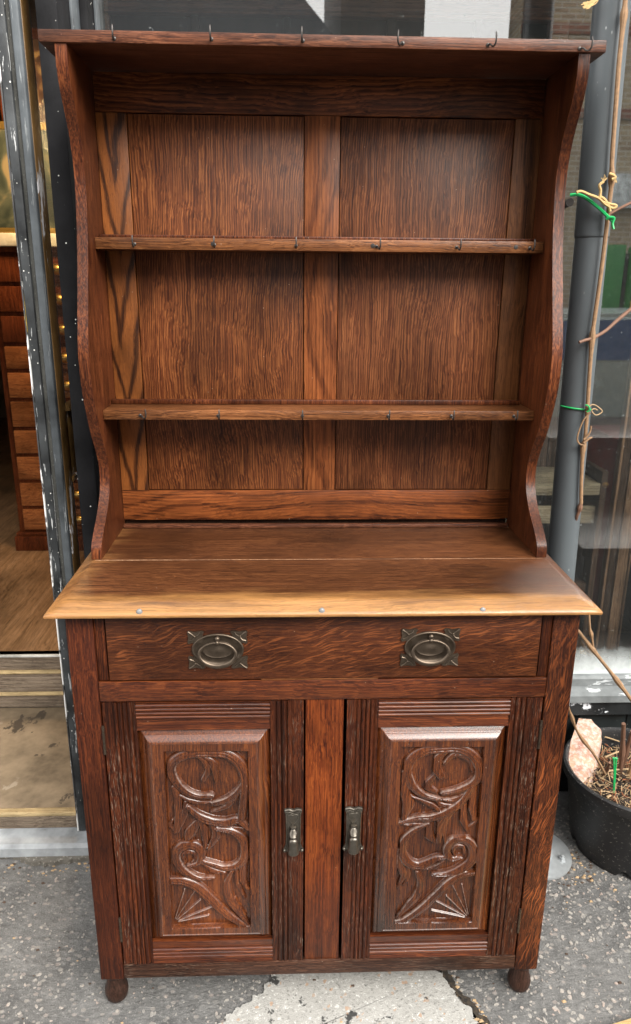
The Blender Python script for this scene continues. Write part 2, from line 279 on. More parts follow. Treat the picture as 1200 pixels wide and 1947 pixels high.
k = NT('marble_art'); P = k.coords(6); n = k.noise(k.scale(P, (9, 1, 9)), 1, 3, .5, 1.5)
M['art2'] = k.bsdf(k.ramp(n, [(.36, (.05, .025, .012)), (.5, (.12, .055, .025)), (.6, (.34, .22, .10))]), .4)
# pavement: worn asphalt with pale and pinkish aggregate
k = NT('asphalt'); tc = k.n('TexCoord'); P = tc.outputs['Object']
n1 = k.noise(P, 2.4, 5, .6); n2 = k.noise(P, 260, 4, .7); n3 = k.noise(P, 24, 4, .6)
v = k.n('TexVoronoi'); k.l(k.scale(P, (62, 78, 60)), v.inputs['Vector']); v.inputs['Scale'].default_value = 1; v.inputs['Randomness'].default_value = 1
vm = k.math('MULTIPLY', k.ramp(v.outputs['Distance'], [(.30, 1.), (.40, 0.)]), k.ramp(v.outputs['Color'], [(.55, 0.), (.62, 1.)]))
base = k.mix(k.ramp(n3, [(.3, 0.), (.7, 1.)]), k.mix(k.ramp(n1, [(.3, 0.), (.7, 1.)]), (.040, .040, .040), (.125, .123, .118)), k.mix(k.ramp(n1, [(.3, 0.), (.7, 1.)]), (.085, .084, .082), (.20, .196, .188)))
n4 = k.noise(P, 95, 5, .75); base = k.mix(k.ramp(n4, [(.54, 0.), (.66, .40)]), base, (.30, .29, .275)); base = k.mix(k.ramp(n4, [(.32, .55), (.46, 0.)]), base, (.035, .034, .033)); base = k.mix(k.ramp(n2, [(.58, 0.), (.70, .6)]), base, (.40, .39, .37)); base = k.mix(k.ramp(n2, [(.30, .7), (.42, 0.)]), base, (.03, .03, .03))
base = k.mix(k.math('MULTIPLY', vm, .55), base, k.ramp(v.outputs['Color'], [(.2, (.27, .255, .225)), (0.6, (.30, .28, .25)), (.9, (.28, .235, .21))]))
h = k.math('ADD', k.math('MULTIPLY', n4, 1.), k.math('MULTIPLY', n3, .8))
M['asphalt'] = k.bsdf(base, .8, 0, h, 1., .006)
k = NT('rough_concrete'); tc = k.n('TexCoord'); P = tc.outputs['Object']
n2 = k.noise(P, 120, 5, .75); n1 = k.noise(P, 12, 4, .6); v = k.n('TexVoronoi'); k.l(k.scale(P, (150, 150, 150)), v.inputs['Vector']); v.inputs['Scale'].default_value = 1
base = k.mix(n1, (.24, .235, .215), (.40, .39, .365)); base = k.mix(k.ramp(n2, [(.56, 0.), (.66, .85)]), base, (.13, .125, .115)); base = k.mix(k.ramp(n2, [(.34, .8), (.42, 0.)]), base, (.68, .67, .64))
base = k.mix(k.math('MULTIPLY', k.ramp(v.outputs['Color'], [(.86, 0.), (.9, 1.)]), .7), base, (.36, .22, .13))
base = k.mix(k.ramp(k.noise(P, 22, 4, .65), [(.61, 0.), (.65, .92)]), base, (.012, .012, .012))
M['concrete'] = k.bsdf(base, .85, 0, n2, .9, .004)
k = NT('dirty_kerb'); tc = k.n('TexCoord'); P = tc.outputs['Object']; n2 = k.noise(P, 120, 5, .7); n1 = k.noise(P, 10, 4)
M['dirtkerb'] = k.bsdf(k.mix(k.ramp(n2, [(.58, 0.), (.68, 1.)]), k.mix(n1, (.07, .063, .052), (.17, .155, .13)), (.40, .38, .33)), .9, 0, n2, .9, .006)
k = NT('aggregate'); P = k.coords(3, False); n = k.noise(P, 37, 2); n2 = k.noise(P, 300, 3, .7)
M['aggregate'] = k.bsdf(k.mix(k.ramp(n2, [(.5, 0.), (.65, .6)]), k.ramp(n, [(.3, (.17, .165, .155)), (.5, (.30, .28, .25)), (.68, (.31, .25, .215))]), (.12, .12, .12)), .75, 0, n2, .6, .002)
k = NT('crack_dirt'); P = k.coords(3, False); n = k.noise(P, 60, 5, .7)
M['crackdirt'] = k.bsdf(k.ramp(n, [(.4, (.012, .010, .008)), (.6, (.05, .036, .022))]), .95, 0, n, 1, .004)
# brick of the buildings over the street
def brickmat(name, c1, c2, mort):
    k = NT(name); tc = k.n('TexCoord'); mp = k.n('Mapping'); mp.inputs['Rotation'].default_value = (PI/2, 0, 0); k.l(tc.outputs['Object'], mp.inputs['Vector'])
    b = k.n('TexBrick'); k.l(mp.outputs[0], b.inputs['Vector']); b.inputs['Scale'].default_value = 1; b.inputs['Brick Width'].default_value = .225; b.inputs['Row Height'].default_value = .075
    b.inputs['Mortar Size'].default_value = .011; b.inputs['Color1'].default_value = (*c1, 1); b.inputs['Color2'].default_value = (*c2, 1); b.inputs['Mortar'].default_value = (*mort, 1)
    return k.bsdf(k.mix(.5, b.outputs['Color'], k.mix(k.noise(tc.outputs['Object'], 3, 4), (.5, .5, .5), (1, 1, 1)), 'MULTIPLY'), .85)
M['brick'] = brickmat('stock_brick', (.42, .34, .22), (.30, .225, .15), (.46, .43, .37))
M['brick_red'] = brickmat('red_brick', (.26, .10, .065), (.20, .075, .05), (.30, .26, .22))
# window glass: see-through, with the street mirrored in it
def glass(name, refl, tint=(.93, .95, .94), dirt=.03, frost=None):
    k = NT(name); tr = k.n('BsdfTransparent'); tr.inputs[0].default_value = (*tint, 1); gl = k.n('BsdfGlossy'); gl.inputs['Roughness'].default_value = .0
    lw = k.n('LayerWeight'); lw.inputs['Blend'].default_value = .5; fr = k.math('MULTIPLY_ADD', k.math('POWER', lw.outputs['Facing'], 5.), .96, .04)
    mx = k.n('MixShader'); k.l(k.math('MULTIPLY', fr, refl, clamp=True), mx.inputs[0]); k.l(tr.outputs[0], mx.inputs[1]); k.l(gl.outputs[0], mx.inputs[2])
    tc = k.n('TexCoord'); P = tc.outputs['Object']; df = k.n('BsdfDiffuse'); df.inputs[0].default_value = (.62, .66, .66, 1)
    d = k.math('MULTIPLY', k.ramp(k.noise(P, 90, 4, .7), [(.66, 0.), (.72, 1.)]), .25); d = k.math('ADD', d, k.math('MULTIPLY', k.noise(P, 4, 4), dirt))
    if frost:
        sep = k.n('SeparateXYZ'); k.l(P, sep.inputs[0]); zz = k.math('ADD', sep.outputs[2], k.math('MULTIPLY', k.math('SUBTRACT', k.noise(k.scale(P, (38, 1, 22)), 1, 5, .7), .5), .06))
        mr = k.n('MapRange'); k.l(zz, mr.inputs[0]); mr.inputs[1].default_value = frost[1]; mr.inputs[2].default_value = frost[0]; mr.inputs[3].default_value = 0; mr.inputs[4].default_value = .72
        d = k.math('ADD', d, mr.outputs[0], clamp=True)
    m2 = k.n('MixShader'); k.l(d, m2.inputs[0]); k.l(mx.outputs[0], m2.inputs[1]); k.l(df.outputs[0], m2.inputs[2]); k.l(m2.outputs[0], k.out.inputs['Surface'])
    return k.m
M['glass'] = glass('shop_window_glass', 4.6, dirt=.02, frost=(.415, .50))
M['doorglass'] = glass('door_glass', .5, dirt=.05)
k = NT('lamp_glow'); e = k.n('Emission'); e.inputs[0].default_value = (1, .55, .16, 1); e.inputs[1].default_value = 2.2; k.l(e.outputs[0], k.out.inputs['Surface']); M['glow'] = k.m

# ------------------------------------------------------------------ mesh helpers
def put(name, me, mat, parent=None, smooth=True, ang=38):
    o = bpy.data.objects.new(name, me); C.objects.link(o)
    for m in (mat if isinstance(mat, list) else [mat]): me.materials.append(M[m])
    if smooth:
        me.polygons.foreach_set('use_smooth', [True]*len(me.polygons)); me.set_sharp_from_angle(angle=math.radians(ang))
    if parent is not None:
        o.parent = parent
        pw = Vector((0, 0, 0)); q = parent
        while q is not None: pw += q.location; q = q.parent
        o.location = -pw
    return o
def obj(name, bm, mat, parent=None, smooth=True, ang=38):
    bmesh.ops.recalc_face_normals(bm, faces=bm.faces[:])
    me = bpy.data.meshes.new(name); bm.to_mesh(me); bm.free(); return put(name, me, mat, parent, smooth, ang)
def tag(o, label, cat=None, group=None, kind=None):
    if label: o['label'] = label
    if cat: o['category'] = cat
    if group: o['group'] = group
    if kind: o['kind'] = kind
    return o
def thing(name, label, cat, loc, group=None):
    o = bpy.data.objects.new(name, None); C.objects.link(o); o.location = loc; o.empty_display_size = .1
    return tag(o, label, cat, group)
def bx(bm, x0, x1, y0, y1, z0, z1, bev=0, seg=2):
    vs = [bm.verts.new((x, y, z)) for z in (z0, z1) for y in (y0, y1) for x in (x0, x1)]
    fs = [bm.faces.new([vs[i] for i in f]) for f in ((0, 2, 3, 1), (4, 5, 7, 6), (0, 1, 5, 4), (2, 6, 7, 3), (0, 4, 6, 2), (1, 3, 7, 5))]
    if bev:
        es = list({e for f in fs for e in f.edges}); bmesh.ops.bevel(bm, geom=es, offset=bev, segments=seg, affect='EDGES', profile=.5)
    return bm
def box(name, mat, parent, x0, x1, y0, y1, z0, z1, bev=.0015, seg=2):
    return obj(name, bx(bmesh.new(), x0, x1, y0, y1, z0, z1, bev, seg), mat, parent)
def prism(bm, pts, fn, d0, d1, cap=True):
    """outline pts (a,b) extruded from depth d0 to d1; fn(a,b,d)->xyz"""
    A = [bm.verts.new(fn(a, b, d0)) for a, b in pts]; B = [bm.verts.new(fn(a, b, d1)) for a, b in pts]; n = len(pts)
    for i in range(n): bm.faces.new((A[i], A[(i+1) % n], B[(i+1) % n], B[i]))
    if cap: bm.faces.new(A[::-1]); bm.faces.new(B)
    return bm
def tube(bm, pts, rad, n=8, cap=True):
    pts = [Vector(p) for p in pts]; rad = rad if isinstance(rad, (list, tuple)) else [rad]*len(pts); rings = []; N = None
    for i, p in enumerate(pts):
        t = (pts[min(i+1, len(pts)-1)]-pts[max(i-1, 0)]).normalized()
        if N is None: N = t.orthogonal().normalized()
        N = (N-t*N.dot(t)).normalized(); Bn = t.cross(N)
        rings.append([bm.verts.new(p+(N*math.cos(2*PI*j/n)+Bn*math.sin(2*PI*j/n))*rad[i]) for j in range(n)])
    for a, b in zip(rings, rings[1:]):
        for j in range(n): bm.faces.new((a[j], a[(j+1) % n], b[(j+1) % n], b[j]))
    if cap: bm.faces.new(rings[0][::-1]); bm.faces.new(rings[-1])
    return bm
def lathe(bm, prof, c=(0, 0, 0), n=24, fn=None):
    fn = fn or (lambda r, a, h: (c[0]+r*math.cos(a), c[1]+r*math.sin(a), c[2]+h))
    rings = [[bm.verts.new(fn(max(r, 1e-5), 2*PI*j/n, h)) for j in range(n)] for r, h in prof]
    for a, b in zip(rings, rings[1:]):
        for j in range(n): bm.faces.new((a[j], a[(j+1) % n], b[(j+1) % n], b[j]))
    for rg in (rings[0][::-1], rings[-1]):
        bm.faces.new(rg)
    return bm
def spline(pts, k=6):
    P = [np.array(p, float) for p in pts]; P = [2*P[0]-P[1]]+P+[2*P[-1]-P[-2]]; out = []
    for i in range(1, len(P)-2):
        for s in range(k):
            t = s/k; a, b, c, d = P[i-1:i+3]
            out.append(.5*((2*b)+(-a+c)*t+(2*a-5*b+4*c-d)*t*t+(-a+3*b-3*c+d)*t**3))
    out.append(P[-2]); return out
def ball(bm, c, r, sx=1, sy=1, sz=1, n=10):
    lathe(bm, [(r*math.sin(PI*i/n), -r*math.cos(PI*i/n)) for i in range(n+1)], n=n*2, fn=lambda q, a, h: (c[0]+q*math.cos(a)*sx, c[1]+q*math.sin(a)*sy, c[2]+h*sz)); return bm

# ================================================================== SETTING
bm = bmesh.new(); bx(bm, -150, 150, -150, 60, -.3, 0)
tag(obj('pavement', bm, 'asphalt', smooth=False), 'grey worn asphalt pavement with pale aggregate', kind='structure')
# pale concrete patch under the cabinet, its broken edge and the dirt in the crack
def outline_px(px, z, jit=.004, k=5):
    P = [pl(u, v, 2, 0)[:2] for u, v in px]; P = spline(P, k)
    return [(p[0]+random.uniform(-jit, jit), p[1]+random.uniform(-jit, jit)) for p in P]
patch = [(-.30, -.16), (-.235, -.06), (-.215, -.02), (-.175, .018), (-.13, .056), (-.10, .10), (-.05, .16), (.02, .20), (.12, .215), (.2, .19), (.255, .14), (.285, .075), (.315, .02), (.345, -.035), (.385, -.12), (.40, -.2), (.1, -.3), (-.25, -.25)]
pts = spline(patch+[patch[0]], 22)[:-1]; pts = [(p[0]+.020*mnoise.noise((p[0]*22, p[1]*22, 1))+.009*mnoise.noise((p[0]*90, p[1]*90, 2))+random.uniform(-.0015, .0015), p[1]+.020*mnoise.noise((p[0]*22, p[1]*22, 5))+.009*mnoise.noise((p[0]*90, p[1]*90, 7))) for p in pts]
bm = bmesh.new(); prism(bm, pts, lambda a, b, d: (a, b, d), -.002, .005)
tag(obj('concrete_patch', bm, 'concrete', smooth=False), 'pale speckled concrete patch in the pavement', kind='structure')
bm = bmesh.new(); edge = [p for p in spline(patch[9:16], 8)]
lo = [(p[0]+.003+random.uniform(-.003, .003), p[1]) for p in edge]; hi = [(p[0]+.016+random.uniform(-.006, .010), p[1]+.004) for p in edge]
prism(bm, lo+hi[::-1], lambda a, b, d: (a, b, d), -.002, .0042)
tag(obj('crack', bm, 'crackdirt', smooth=False), 'dirt filled crack along the concrete patch', kind='structure')
# dirty concrete strip under the door threshold
top = [(-1.6, .475), (-.95, .478), (-.86, .484), (-.80, .462), (-.76, .450), (-.71, .452), (-.66, .462), (-.60, .468), (-.45, .47), (-.2, .475), (.2, .47), (.55, .48), (.55, .80), (-1.6, .80)]
pts = [(p[0]+random.uniform(-.004, .004), p[1]+random.uniform(-.005, .005)) for p in spline(top, 5)]
bm = bmesh.new(); prism(bm, pts, lambda a, b, d: (a, b, d), -.01, .014)
tag(obj('kerb_strip', bm, 'dirtkerb', smooth=False), 'crumbling dirty concrete strip under the threshold', kind='structure')
# aggregate stones standing proud of the worn asphalt
V, Fc = [], []
def inpatch(x, y):
    return (-.24 < x < .36 and y < .2 and (y < .2-abs(x-.1)*.9))
cnt = 0
while cnt < 4200:
    x, y = random.uniform(-1.15, 1.25), random.uniform(-.12, .62)
    if inpatch(x, y) or (y > .44 and x < .55): continue
    dense = .32 if x < -.25 else .85
    if random.random() > dense: continue
    r = random.choice((.002, .003, .004, .005, .006, .0075, .010)) * (1.1 if x > .2 else .9)*.8; a = random.uniform(0, PI); n = random.choice((5, 6, 7)); el = random.uniform(.45, .9)
    b0 = len(V); h = random.uniform(.0006, .0022)
    for s, z in ((1, -.001), (.82, h)):
        for j in range(n):
            q = 2*PI*j/n+.3*random.random(); rr = r*s*(.8+.4*mnoise.noise((x*50+j*1.7, y*50, 0)))
            px_, py_ = rr*math.cos(q), rr*math.sin(q)*el
            V.append((x+px_*math.cos(a)-py_*math.sin(a), y+px_*math.sin(a)+py_*math.cos(a), z))
    for j in range(n): Fc.append((b0+j, b0+(j+1) % n, b0+n+(j+1) % n, b0+n+j))
    Fc.append(tuple(b0+n+j for j in range(n))); cnt += 1
me = bpy.data.meshes.new('aggregate_stones'); me.from_pydata(V, [], Fc)
tag(put('aggregate_stones', me, 'aggregate', smooth=False), 'pale aggregate stones set in the worn asphalt', 'gravel', kind='stuff')
# litter: grit, tar crumbs and leaf bits
V, Fc = [], []
for i in range(420):
    q = random.random()
    if q < .35: p = edge[random.randrange(len(edge))]; x, y = p[0]+random.gauss(.012, .012), p[1]+random.gauss(0, .01)
    elif q < .6: x, y = random.gauss(.72, .07), random.gauss(.40, .05)
    elif q < .8: x, y = random.uniform(-1., -.5), random.gauss(.44, .02)
    else: x, y = random.uniform(-1, 1), random.uniform(-.1, .4)
    r = random.uniform(.0015, .0045); a = random.uniform(0, PI); b0 = len(V); z0 = .004 if inpatch(x, y) else .0; z0 = .014 if y > .475 and x < .55 else z0
    for z, s in ((z0, 1.), (z0+r*.7, .5)):
        for j in range(4):
            t = a+PI/2*j; V.append((x+r*s*math.cos(t)*1.6, y+r*s*math.sin(t), z+random.uniform(0, .001)))
    for j in range(4): Fc.append((b0+j, b0+(j+1) % 4, b0+4+(j+1) % 4, b0+4+j))
    Fc.append((b0+4, b0+5, b0+6, b0+7))
me = bpy.data.meshes.new('grit'); me.from_pydata(V, [], Fc); me.materials.append(M['chip3'])
o = put('grit', me, 'chip1', smooth=False)
for i, p in enumerate(me.polygons): p.material_index = 1 if (i//5) % 2 else 0
tag(o, 'scattered grit and leaf crumbs on the pavement', 'grit', kind='stuff')

# ---------------------------------------------------------------- shop front
GY = .75                                                # plane of the window glass
sf = thing('shop_front', 'black painted shop front with a large plate window and peeling sill', 'shop front', (0, .75, 0))
# pilaster between window and door
box('pilaster', 'black_paint', sf, -.575, -.532, .505, .84, .05, 2.42, .002)
box('glazing_bead', 'jamb_grey', sf, -.5315, -.5255, .60, .80, .3, 2.42, .0015)
box('window_frame', 'black_paint', sf, -.525, -.508, .66, .80, .3, 2.42, .002)
box('glazing_bead', 'jamb_grey', sf, -.5075, -.5005, .72, .80, .3, 2.42, .0015)
box('window_frame', 'black_paint', sf, 1.95, 2.05, .68, .82, .0, 2.42, .002)
pane = box('window_pane', 'glass', sf, -.500, 1.95, GY, GY+.0004, .395, 2.42, 0); pane['label'] = 'large dusty shop window pane mirroring the street'
# sill: grey bead, pale ledge, black peeling fascia, tiled riser
bm = bmesh.new(); prof = [(.80, .408), (.735, .408), (.728, .402), (.728, .378), (.70, .372), (.690, .366), (.688, .345), (.700, .341), (.80, .341)]
prism(bm, prof, lambda a, b, d: (d, a, b), -.53, 1.95); obj('sill', bm, 'sill_grey', sf)
bm = bmesh.new(); prof = [(.80, .3405), (.704, .3405), (.700, .336), (.700, .296), (.708, .290), (.80, .290)]
prism(bm, prof, lambda a, b, d: (d, a, b), -.53, 1.95); obj('sill_board', bm, 'sill_paint', sf)
xs = -.53; tid = 0
while xs < 1.95:
    for (z0, z1) in ((.148, .2895), (.004, .1455)):
        box('tile', 'tile', sf, xs+.001, min(xs+.148, 1.95), .724+random.uniform(-.001, .001), .80, z0, z1, .0012, 1)
    xs += .15
box('fascia_board', 'black_paint', sf, -2.6, 2.6, .50, .84, 2.42, 3.0, .004)
box('upper_wall', 'brick', sf, -6.5, 6.5, .70, 1.0, 3.0, 7.5, 0)
box('side_pier', 'black_paint', sf, -2.6, -1.72, .50, .84, .0, 2.42, .004)
box('side_pier', 'black_paint', sf, 2.05, 2.6, .50, .84, .0, 2.42, .004)
box('neighbour_wall', 'brick', sf, -6.5, -2.6, .70, 1.0, 0, 3.0, 0)
box('neighbour_wall', 'brick', sf, 2.6, 6.5, .70, 1.0, 0, 3.0, 0)
# threshold and entrance step
bm = bmesh.new(); prism(bm, [(.472, .013), (.472, .040), (.480, .050), (.538, .054), (.538, .013)], lambda a, b, d: (d, a, b), -1.72, -.53)
th = obj('threshold', bm, 'threshold'); tag(th, 'worn metal faced threshold of the shop doorway', 'threshold')
es = thing('entrance_step', 'dirty plywood entrance step with grooved decking risers', 'step', (-1.1, .8, 0))
def grooved(name, x0, x1, y, z0, z1, parent, n):
    bm = bmesh.new(); pr = [(y+.02, z0)]
    for i in range(n):
        a = z0+(z1-z0)*i/n; b = z0+(z1-z0)*(i+1)/n; g = (b-a)*.16
        pr += [(y+.003, a), (y, a+g), (y, b-g), (y+.003, b)]
    pr += [(y+.02, z1)]
    prism(bm, pr, lambda a, b, d: (d, a, b), x0, x1); return obj(name, bm, 'deck', parent)
grooved('riser_board', -1.72, -.665, .540, .050, .092, es, 5)
box('nosing', 'nosing', es, -1.72, -.665, .538, .562, .0925, .104, .002)
box('tread', 'ply', es, -1.72, -.58, .562, 1.095, .088, .1, .001)
zb = .098
for z0, z1, n in ((.100, .150, 4), (.1585, .232, 5), (.2405, .292, 4)):
    yy = 1.095+(z0-.1)*.10
    grooved('riser_board', -1.72, -.56, yy, z0, z1, es, n)
    box('nosing', 'nosing' if z0 < .24 else 'white', es, -1.72, -.56, yy-.006, yy+.03, z1+.0005, z1+.008, .0015)
bm = bmesh.new(); bx(bm, -4, 4, 1.112, 6, .20, .3)
tag(obj('interior_floor', bm, 'floor', smooth=False), 'brown boarded shop floor', kind='structure')
bm = bmesh.new(); bx(bm, -.53, 1.95, .80, 1.118, .20, .36); tag(obj('window_bed', bm, 'brownboard', smooth=False), 'raised wooden floor of the window display', kind='structure')
for nm, b in (('back_wall', (-4, 4, 5.9, 6, .3, 2.95)), ('left_wall', (-4.1, -4, .9, 6, .0, 2.95)), ('right_wall', (4, 4.1, .9, 6, .0, 2.95))):
    bm = bmesh.new(); bx(bm, *b); tag(obj(nm, bm, 'plaster', smooth=False), 'dim shop interior wall', kind='structure')
bm = bmesh.new(); bx(bm, -4, 4, .84, 6, 2.9, 3.0); tag(obj('ceiling', bm, 'ceil', smooth=False), 'shop ceiling', kind='structure')

# open glazed door, folded back into the shop; its worn leading edge faces the street
dr = thing('shop_door', 'open glazed door with flaking black edge and brown painted inner face', 'door', (-.635, .52, .055))
X0, X1 = -.662, -.611
bm = bmesh.new(); bx(bm, X0, X0+.020, .520, .60, .056, 2.40, .003); obj('edge_moulding', bm, 'jamb_paint', dr)
bm = bmesh.new(); bx(bm, X0-.004, X0-.0005, .519, .545, .056, 2.40, .0012); obj('edge_strip', bm, 'jamb_edge', dr)
bm = bmesh.new(); bx(bm, X0+.0205, X0+.030, .527, .60, .056, 2.40, .001); obj('draught_brush', bm, 'felt', dr)
bm = bmesh.new(); bx(bm, X0+.0305, X1-.002, .518, .60, .056, 2.40, .004, 3); obj('edge_moulding', bm, 'jamb_grey', dr)
box('stile', 'brown_paint', dr, X0+.010, X1, .534, .585, .057, 2.38, .002)
box('stile', 'brown_paint', dr, X0+.010, X1, 1.30, 1.36, .305, 2.38, .002)
box('mid_rail', 'brown_paint', dr, X0+.012, X1-.002, .5855, 1.2995, 1.072, 1.236, .002)
bm = bmesh.new(); prism(bm, [(X1-.003, 1.2365), (X1+.010, 1.237), (X1+.008, 1.246), (X1-.003, 1.256)], lambda a, b, d: (a, d, b), .586, 1.2995); obj('rail_bead', bm, 'brown_paint', dr)
bm = bmesh.new(); prism(bm, [(X1-.003, 1.0715), (X1+.006, 1.071), (X1+.004, 1.062), (X1-.003, 1.054)], lambda a, b, d: (a, d, b), .586, 1.2995); obj('rail_bead', bm, 'brown_paint', dr)
box('bottom_rail', 'brown_paint', dr, X0+.012, X1-.002, .5855, 1.2995, .308, .48, .002)
box('top_rail', 'brown_paint', dr, X0+.012, X1-.002, .5855, 1.2995, 2.28, 2.38, .002)
box('glass_pane', 'doorglass', dr, X0+.027, X0+.029, .5855, 1.2995, 1.2565, 2.2795, 0)
box('glass_pane', 'doorglass', dr, X0+.027, X0+.029, .5855, 1.2995, .481, 1.0535, 0)

# ---------------------------------------------------------------- things inside the shop
ch = thing('chest_of_drawers', 'tall mahogany chest of drawers with brass cup pulls inside the doorway', 'chest of drawers', (-.93, 2.4, .3))
cx0, cx1, cyf = -1.362, -.52, 2.18
box('carcass', 'chest_d', ch, cx0, cx1, cyf+.006, 2.62, .39, 1.66, .003)
box('plinth', 'chest_d', ch, cx0-.02, cx1+.02, cyf-.02, 2.62, .3, .372, .004); box('plinth_moulding', 'chest_d', ch, cx0-.012, cx1+.012, cyf-.010, 2.62, .3725, .3895, .003)
box('top', 'chest_d', ch, cx0-.015, cx1+.015, cyf-.018, 2.63, 1.6605, 1.682, .003)
zs = [.395, .513, .642, .768, .892, 1.025, 1.155, 1.271, 1.402, 1.528, 1.652]
for a, b in zip(zs, zs[1:]):
    d = box('drawer', 'chest' if a < 1.25 else 'chest_d', ch, cx0+.028, cx1-.028, cyf-.006, cyf+.2, a+.009, b-.009, .003)
    for hx in (-1.07, -.81):
        bm = bmesh.new(); zc = (a+b)/2
        lathe(bm, [(.0, -.032), (.020, -.026), (.031, -.012), (.034, .0)], n=16, fn=lambda r, t, h: (hx+r*1.35*math.cos(t), cyf-.007+(h if h > -.033 else h)*.9, zc+r*.75*math.sin(t)))
        obj('cup_pull', bm, 'brass', d)
box_o = box('marble_slab', 'cream', None, cx0-.03, cx1+.03, 2.14, 2.64, 1.6825, 1.735, .004); tag(box_o, 'cream topped slab lying on the mahogany chest', 'slab')
pic = thing('framed_picture', 'dark green framed painting standing on the chest', 'picture', (-1.1, 2.3, 1.736))
for b in ((-1.42, -.86, 1.736, 1.766), (-1.42, -.86, 2.16, 2.19), (-1.42, -1.385, 1.7665, 2.1595), (-.895, -.86, 1.7665, 2.1595)):
    box('frame_bar', 'gold', pic, b[0], b[1], 2.30, 2.325, b[2], b[3], .004)
box('canvas', 'art', pic, -1.385, -.895, 2.312, 2.316, 1.7665, 2.1595, 0)
pic = thing('framed_print', 'brown marbled print leaning behind the green painting', 'picture', (-1.0, 2.5, 1.736))
for b in ((-1.36, -.70, 2.56, 2.60), (-1.36, -1.32, 1.737, 2.5595), (-.74, -.70, 1.737, 2.5595)):
    box('frame_bar', 'chest_d', pic, b[0], b[1], 2.52, 2.55, b[2], b[3], .004)
box('print', 'art2', pic, -1.32, -.74, 2.532, 2.536, 1.737, 2.5595, 0)
lp = thing('hanging_lamp', 'warm glowing amber glass lamp hanging in the shop', 'lamp', (-.93, 2.05, 2.12))
bm = bmesh.new(); lathe(bm, [(.03, .0), (.075, .03), (.085, .10), (.06, .17), (.02, .20)], (-.93, 2.05, 2.20), 20); obj('glass_shade', bm, 'glow', lp)
bm = bmesh.new(); tube(bm, [(-.93, 2.05, 2.40), (-.93, 2.05, 2.9)], .006, 6); obj('cord', bm, 'iron', lp)
pd = bpy.data.lights.new('lamp_light', 'POINT'); pd.energy = 13; pd.color = (1, .68, .36); pd.shadow_soft_size = .1
po_ = bpy.data.objects.new('lamp_light', pd); C.objects.link(po_); po_.parent = lp; po_.location = (0, -.14, -.02)
# dark wardrobe seen through the top of the window
wd = thing('wardrobe', 'dark walnut wardrobe with moulded top behind the window', 'wardrobe', (.05, 1.2, .36))
box('carcass', 'ward_panel', wd, -.587, .66, .985, 1.45, .362, 2.26, .002)
box('stile', 'ward', wd, -.588, -.540, .952, .984, .362, 2.197, .003); box('stile_moulding', 'ward', wd, -.5395, -.524, .960, .984, .362, 2.197, .005)
box('stile', 'ward', wd, .615, .665, .952, .984, .362, 2.197, .003)
for xa, xb in ((-.318, -.296), (-.08, -.06), (.19, .215), (.42, .44)): box('muntin', 'ward_panel', wd, xa, xb, .968, .9845, .362, 2.197, .002)
bm = bmesh.new(); prism(bm, [(.985, 2.1975), (.955, 2.1975), (.952, 2.203), (.945, 2.206), (.945, 2.214), (.935, 2.222), (.93, 2.236), (.92, 2.24), (.90, 2.262), (.90, 2.28), (.985, 2.28)], lambda a, b, d: (d, a, b), -.63, .70)
obj('cornice', bm, 'ward', wd)
# shelf unit and other furniture behind the right of the window
su = thing('shelf_unit', 'open shelf unit with weathered boards behind the drainpipe', 'shelf', (.75, 1.0, .36))
box('shelf', 'greyshelf', su, .55, .885, .92, 1.14, .925, .963, .003); box('shelf', 'brownboard', su, .55, .885, .93, 1.14, .60, .63, .003)
for i in range(5): box('back_board', 'brownboard', su, .55+i*.06, .608+i*.06, 1.142, 1.155, .362, 1.30, .002)
box('side', 'brownboard', su, .886, .905, .92, 1.155, .362, 1.0, .002)
box('front_rail', 'greyshelf', su, .55, .885, .935, .95, .83, .885, .002)
wp = thing('cabinet_door', 'worn brown cabinet door standing open behind the window', 'door', (1.0, 1.0, .36))
box('stile', 'oldpost', wp, 1.0, 1.036, .985, 1.015, .362, 1.75, .003); box('stile_moulding', 'brownboard', wp, .972, .9995, .99, 1.01, .362, 1.75, .006, 3); box('edge_bead', 'oldpost', wp, .963, .9715, .983, 1.012, .362, 1.75, .002)
box('edge_bead', 'oldpost', wp, 1.0365, 1.043, .98, 1.016, .362, 1.75, .002)
bm = bmesh.new(); bx(bm, 1.10, 1.5, 1.25, 1.6, .362, 1.02, .006); tag(obj('lacquer_cabinet', bm, 'crimson'), 'crimson lacquered cabinet deep in the window', 'cabinet')
ca = thing('armchair', 'dark upholstered armchair in the window display', 'armchair', (1.25, 1.0, .36))
box('seat', 'darkstuff', ca, 1.07, 1.50, .90, 1.2, .45, .58, .03, 4); box('back', 'darkstuff', ca, 1.07, 1.50, 1.14, 1.23, .585, .95, .03, 4); box('arm', 'navy', ca, 1.06, 1.13, .90, 1.138, .585, .70, .03, 4); box('arm', 'navy', ca, 1.44, 1.51, .90, 1.138, .585, .70, .03, 4)
for lx in (1.09, 1.47):
    for ly in (.92, 1.17): box('leg', 'brownboard', ca, lx-.02, lx+.02, ly-.02, ly+.02, .361, .449, .002)
# ================================================================== THE DRESSER
DS = thing('dresser', 'tall carved dark oak dresser with open plate rack, one drawer and two doors', 'dresser', (0, .22, 0))
ZT, ZW, ZH = .968, .992, 1.935
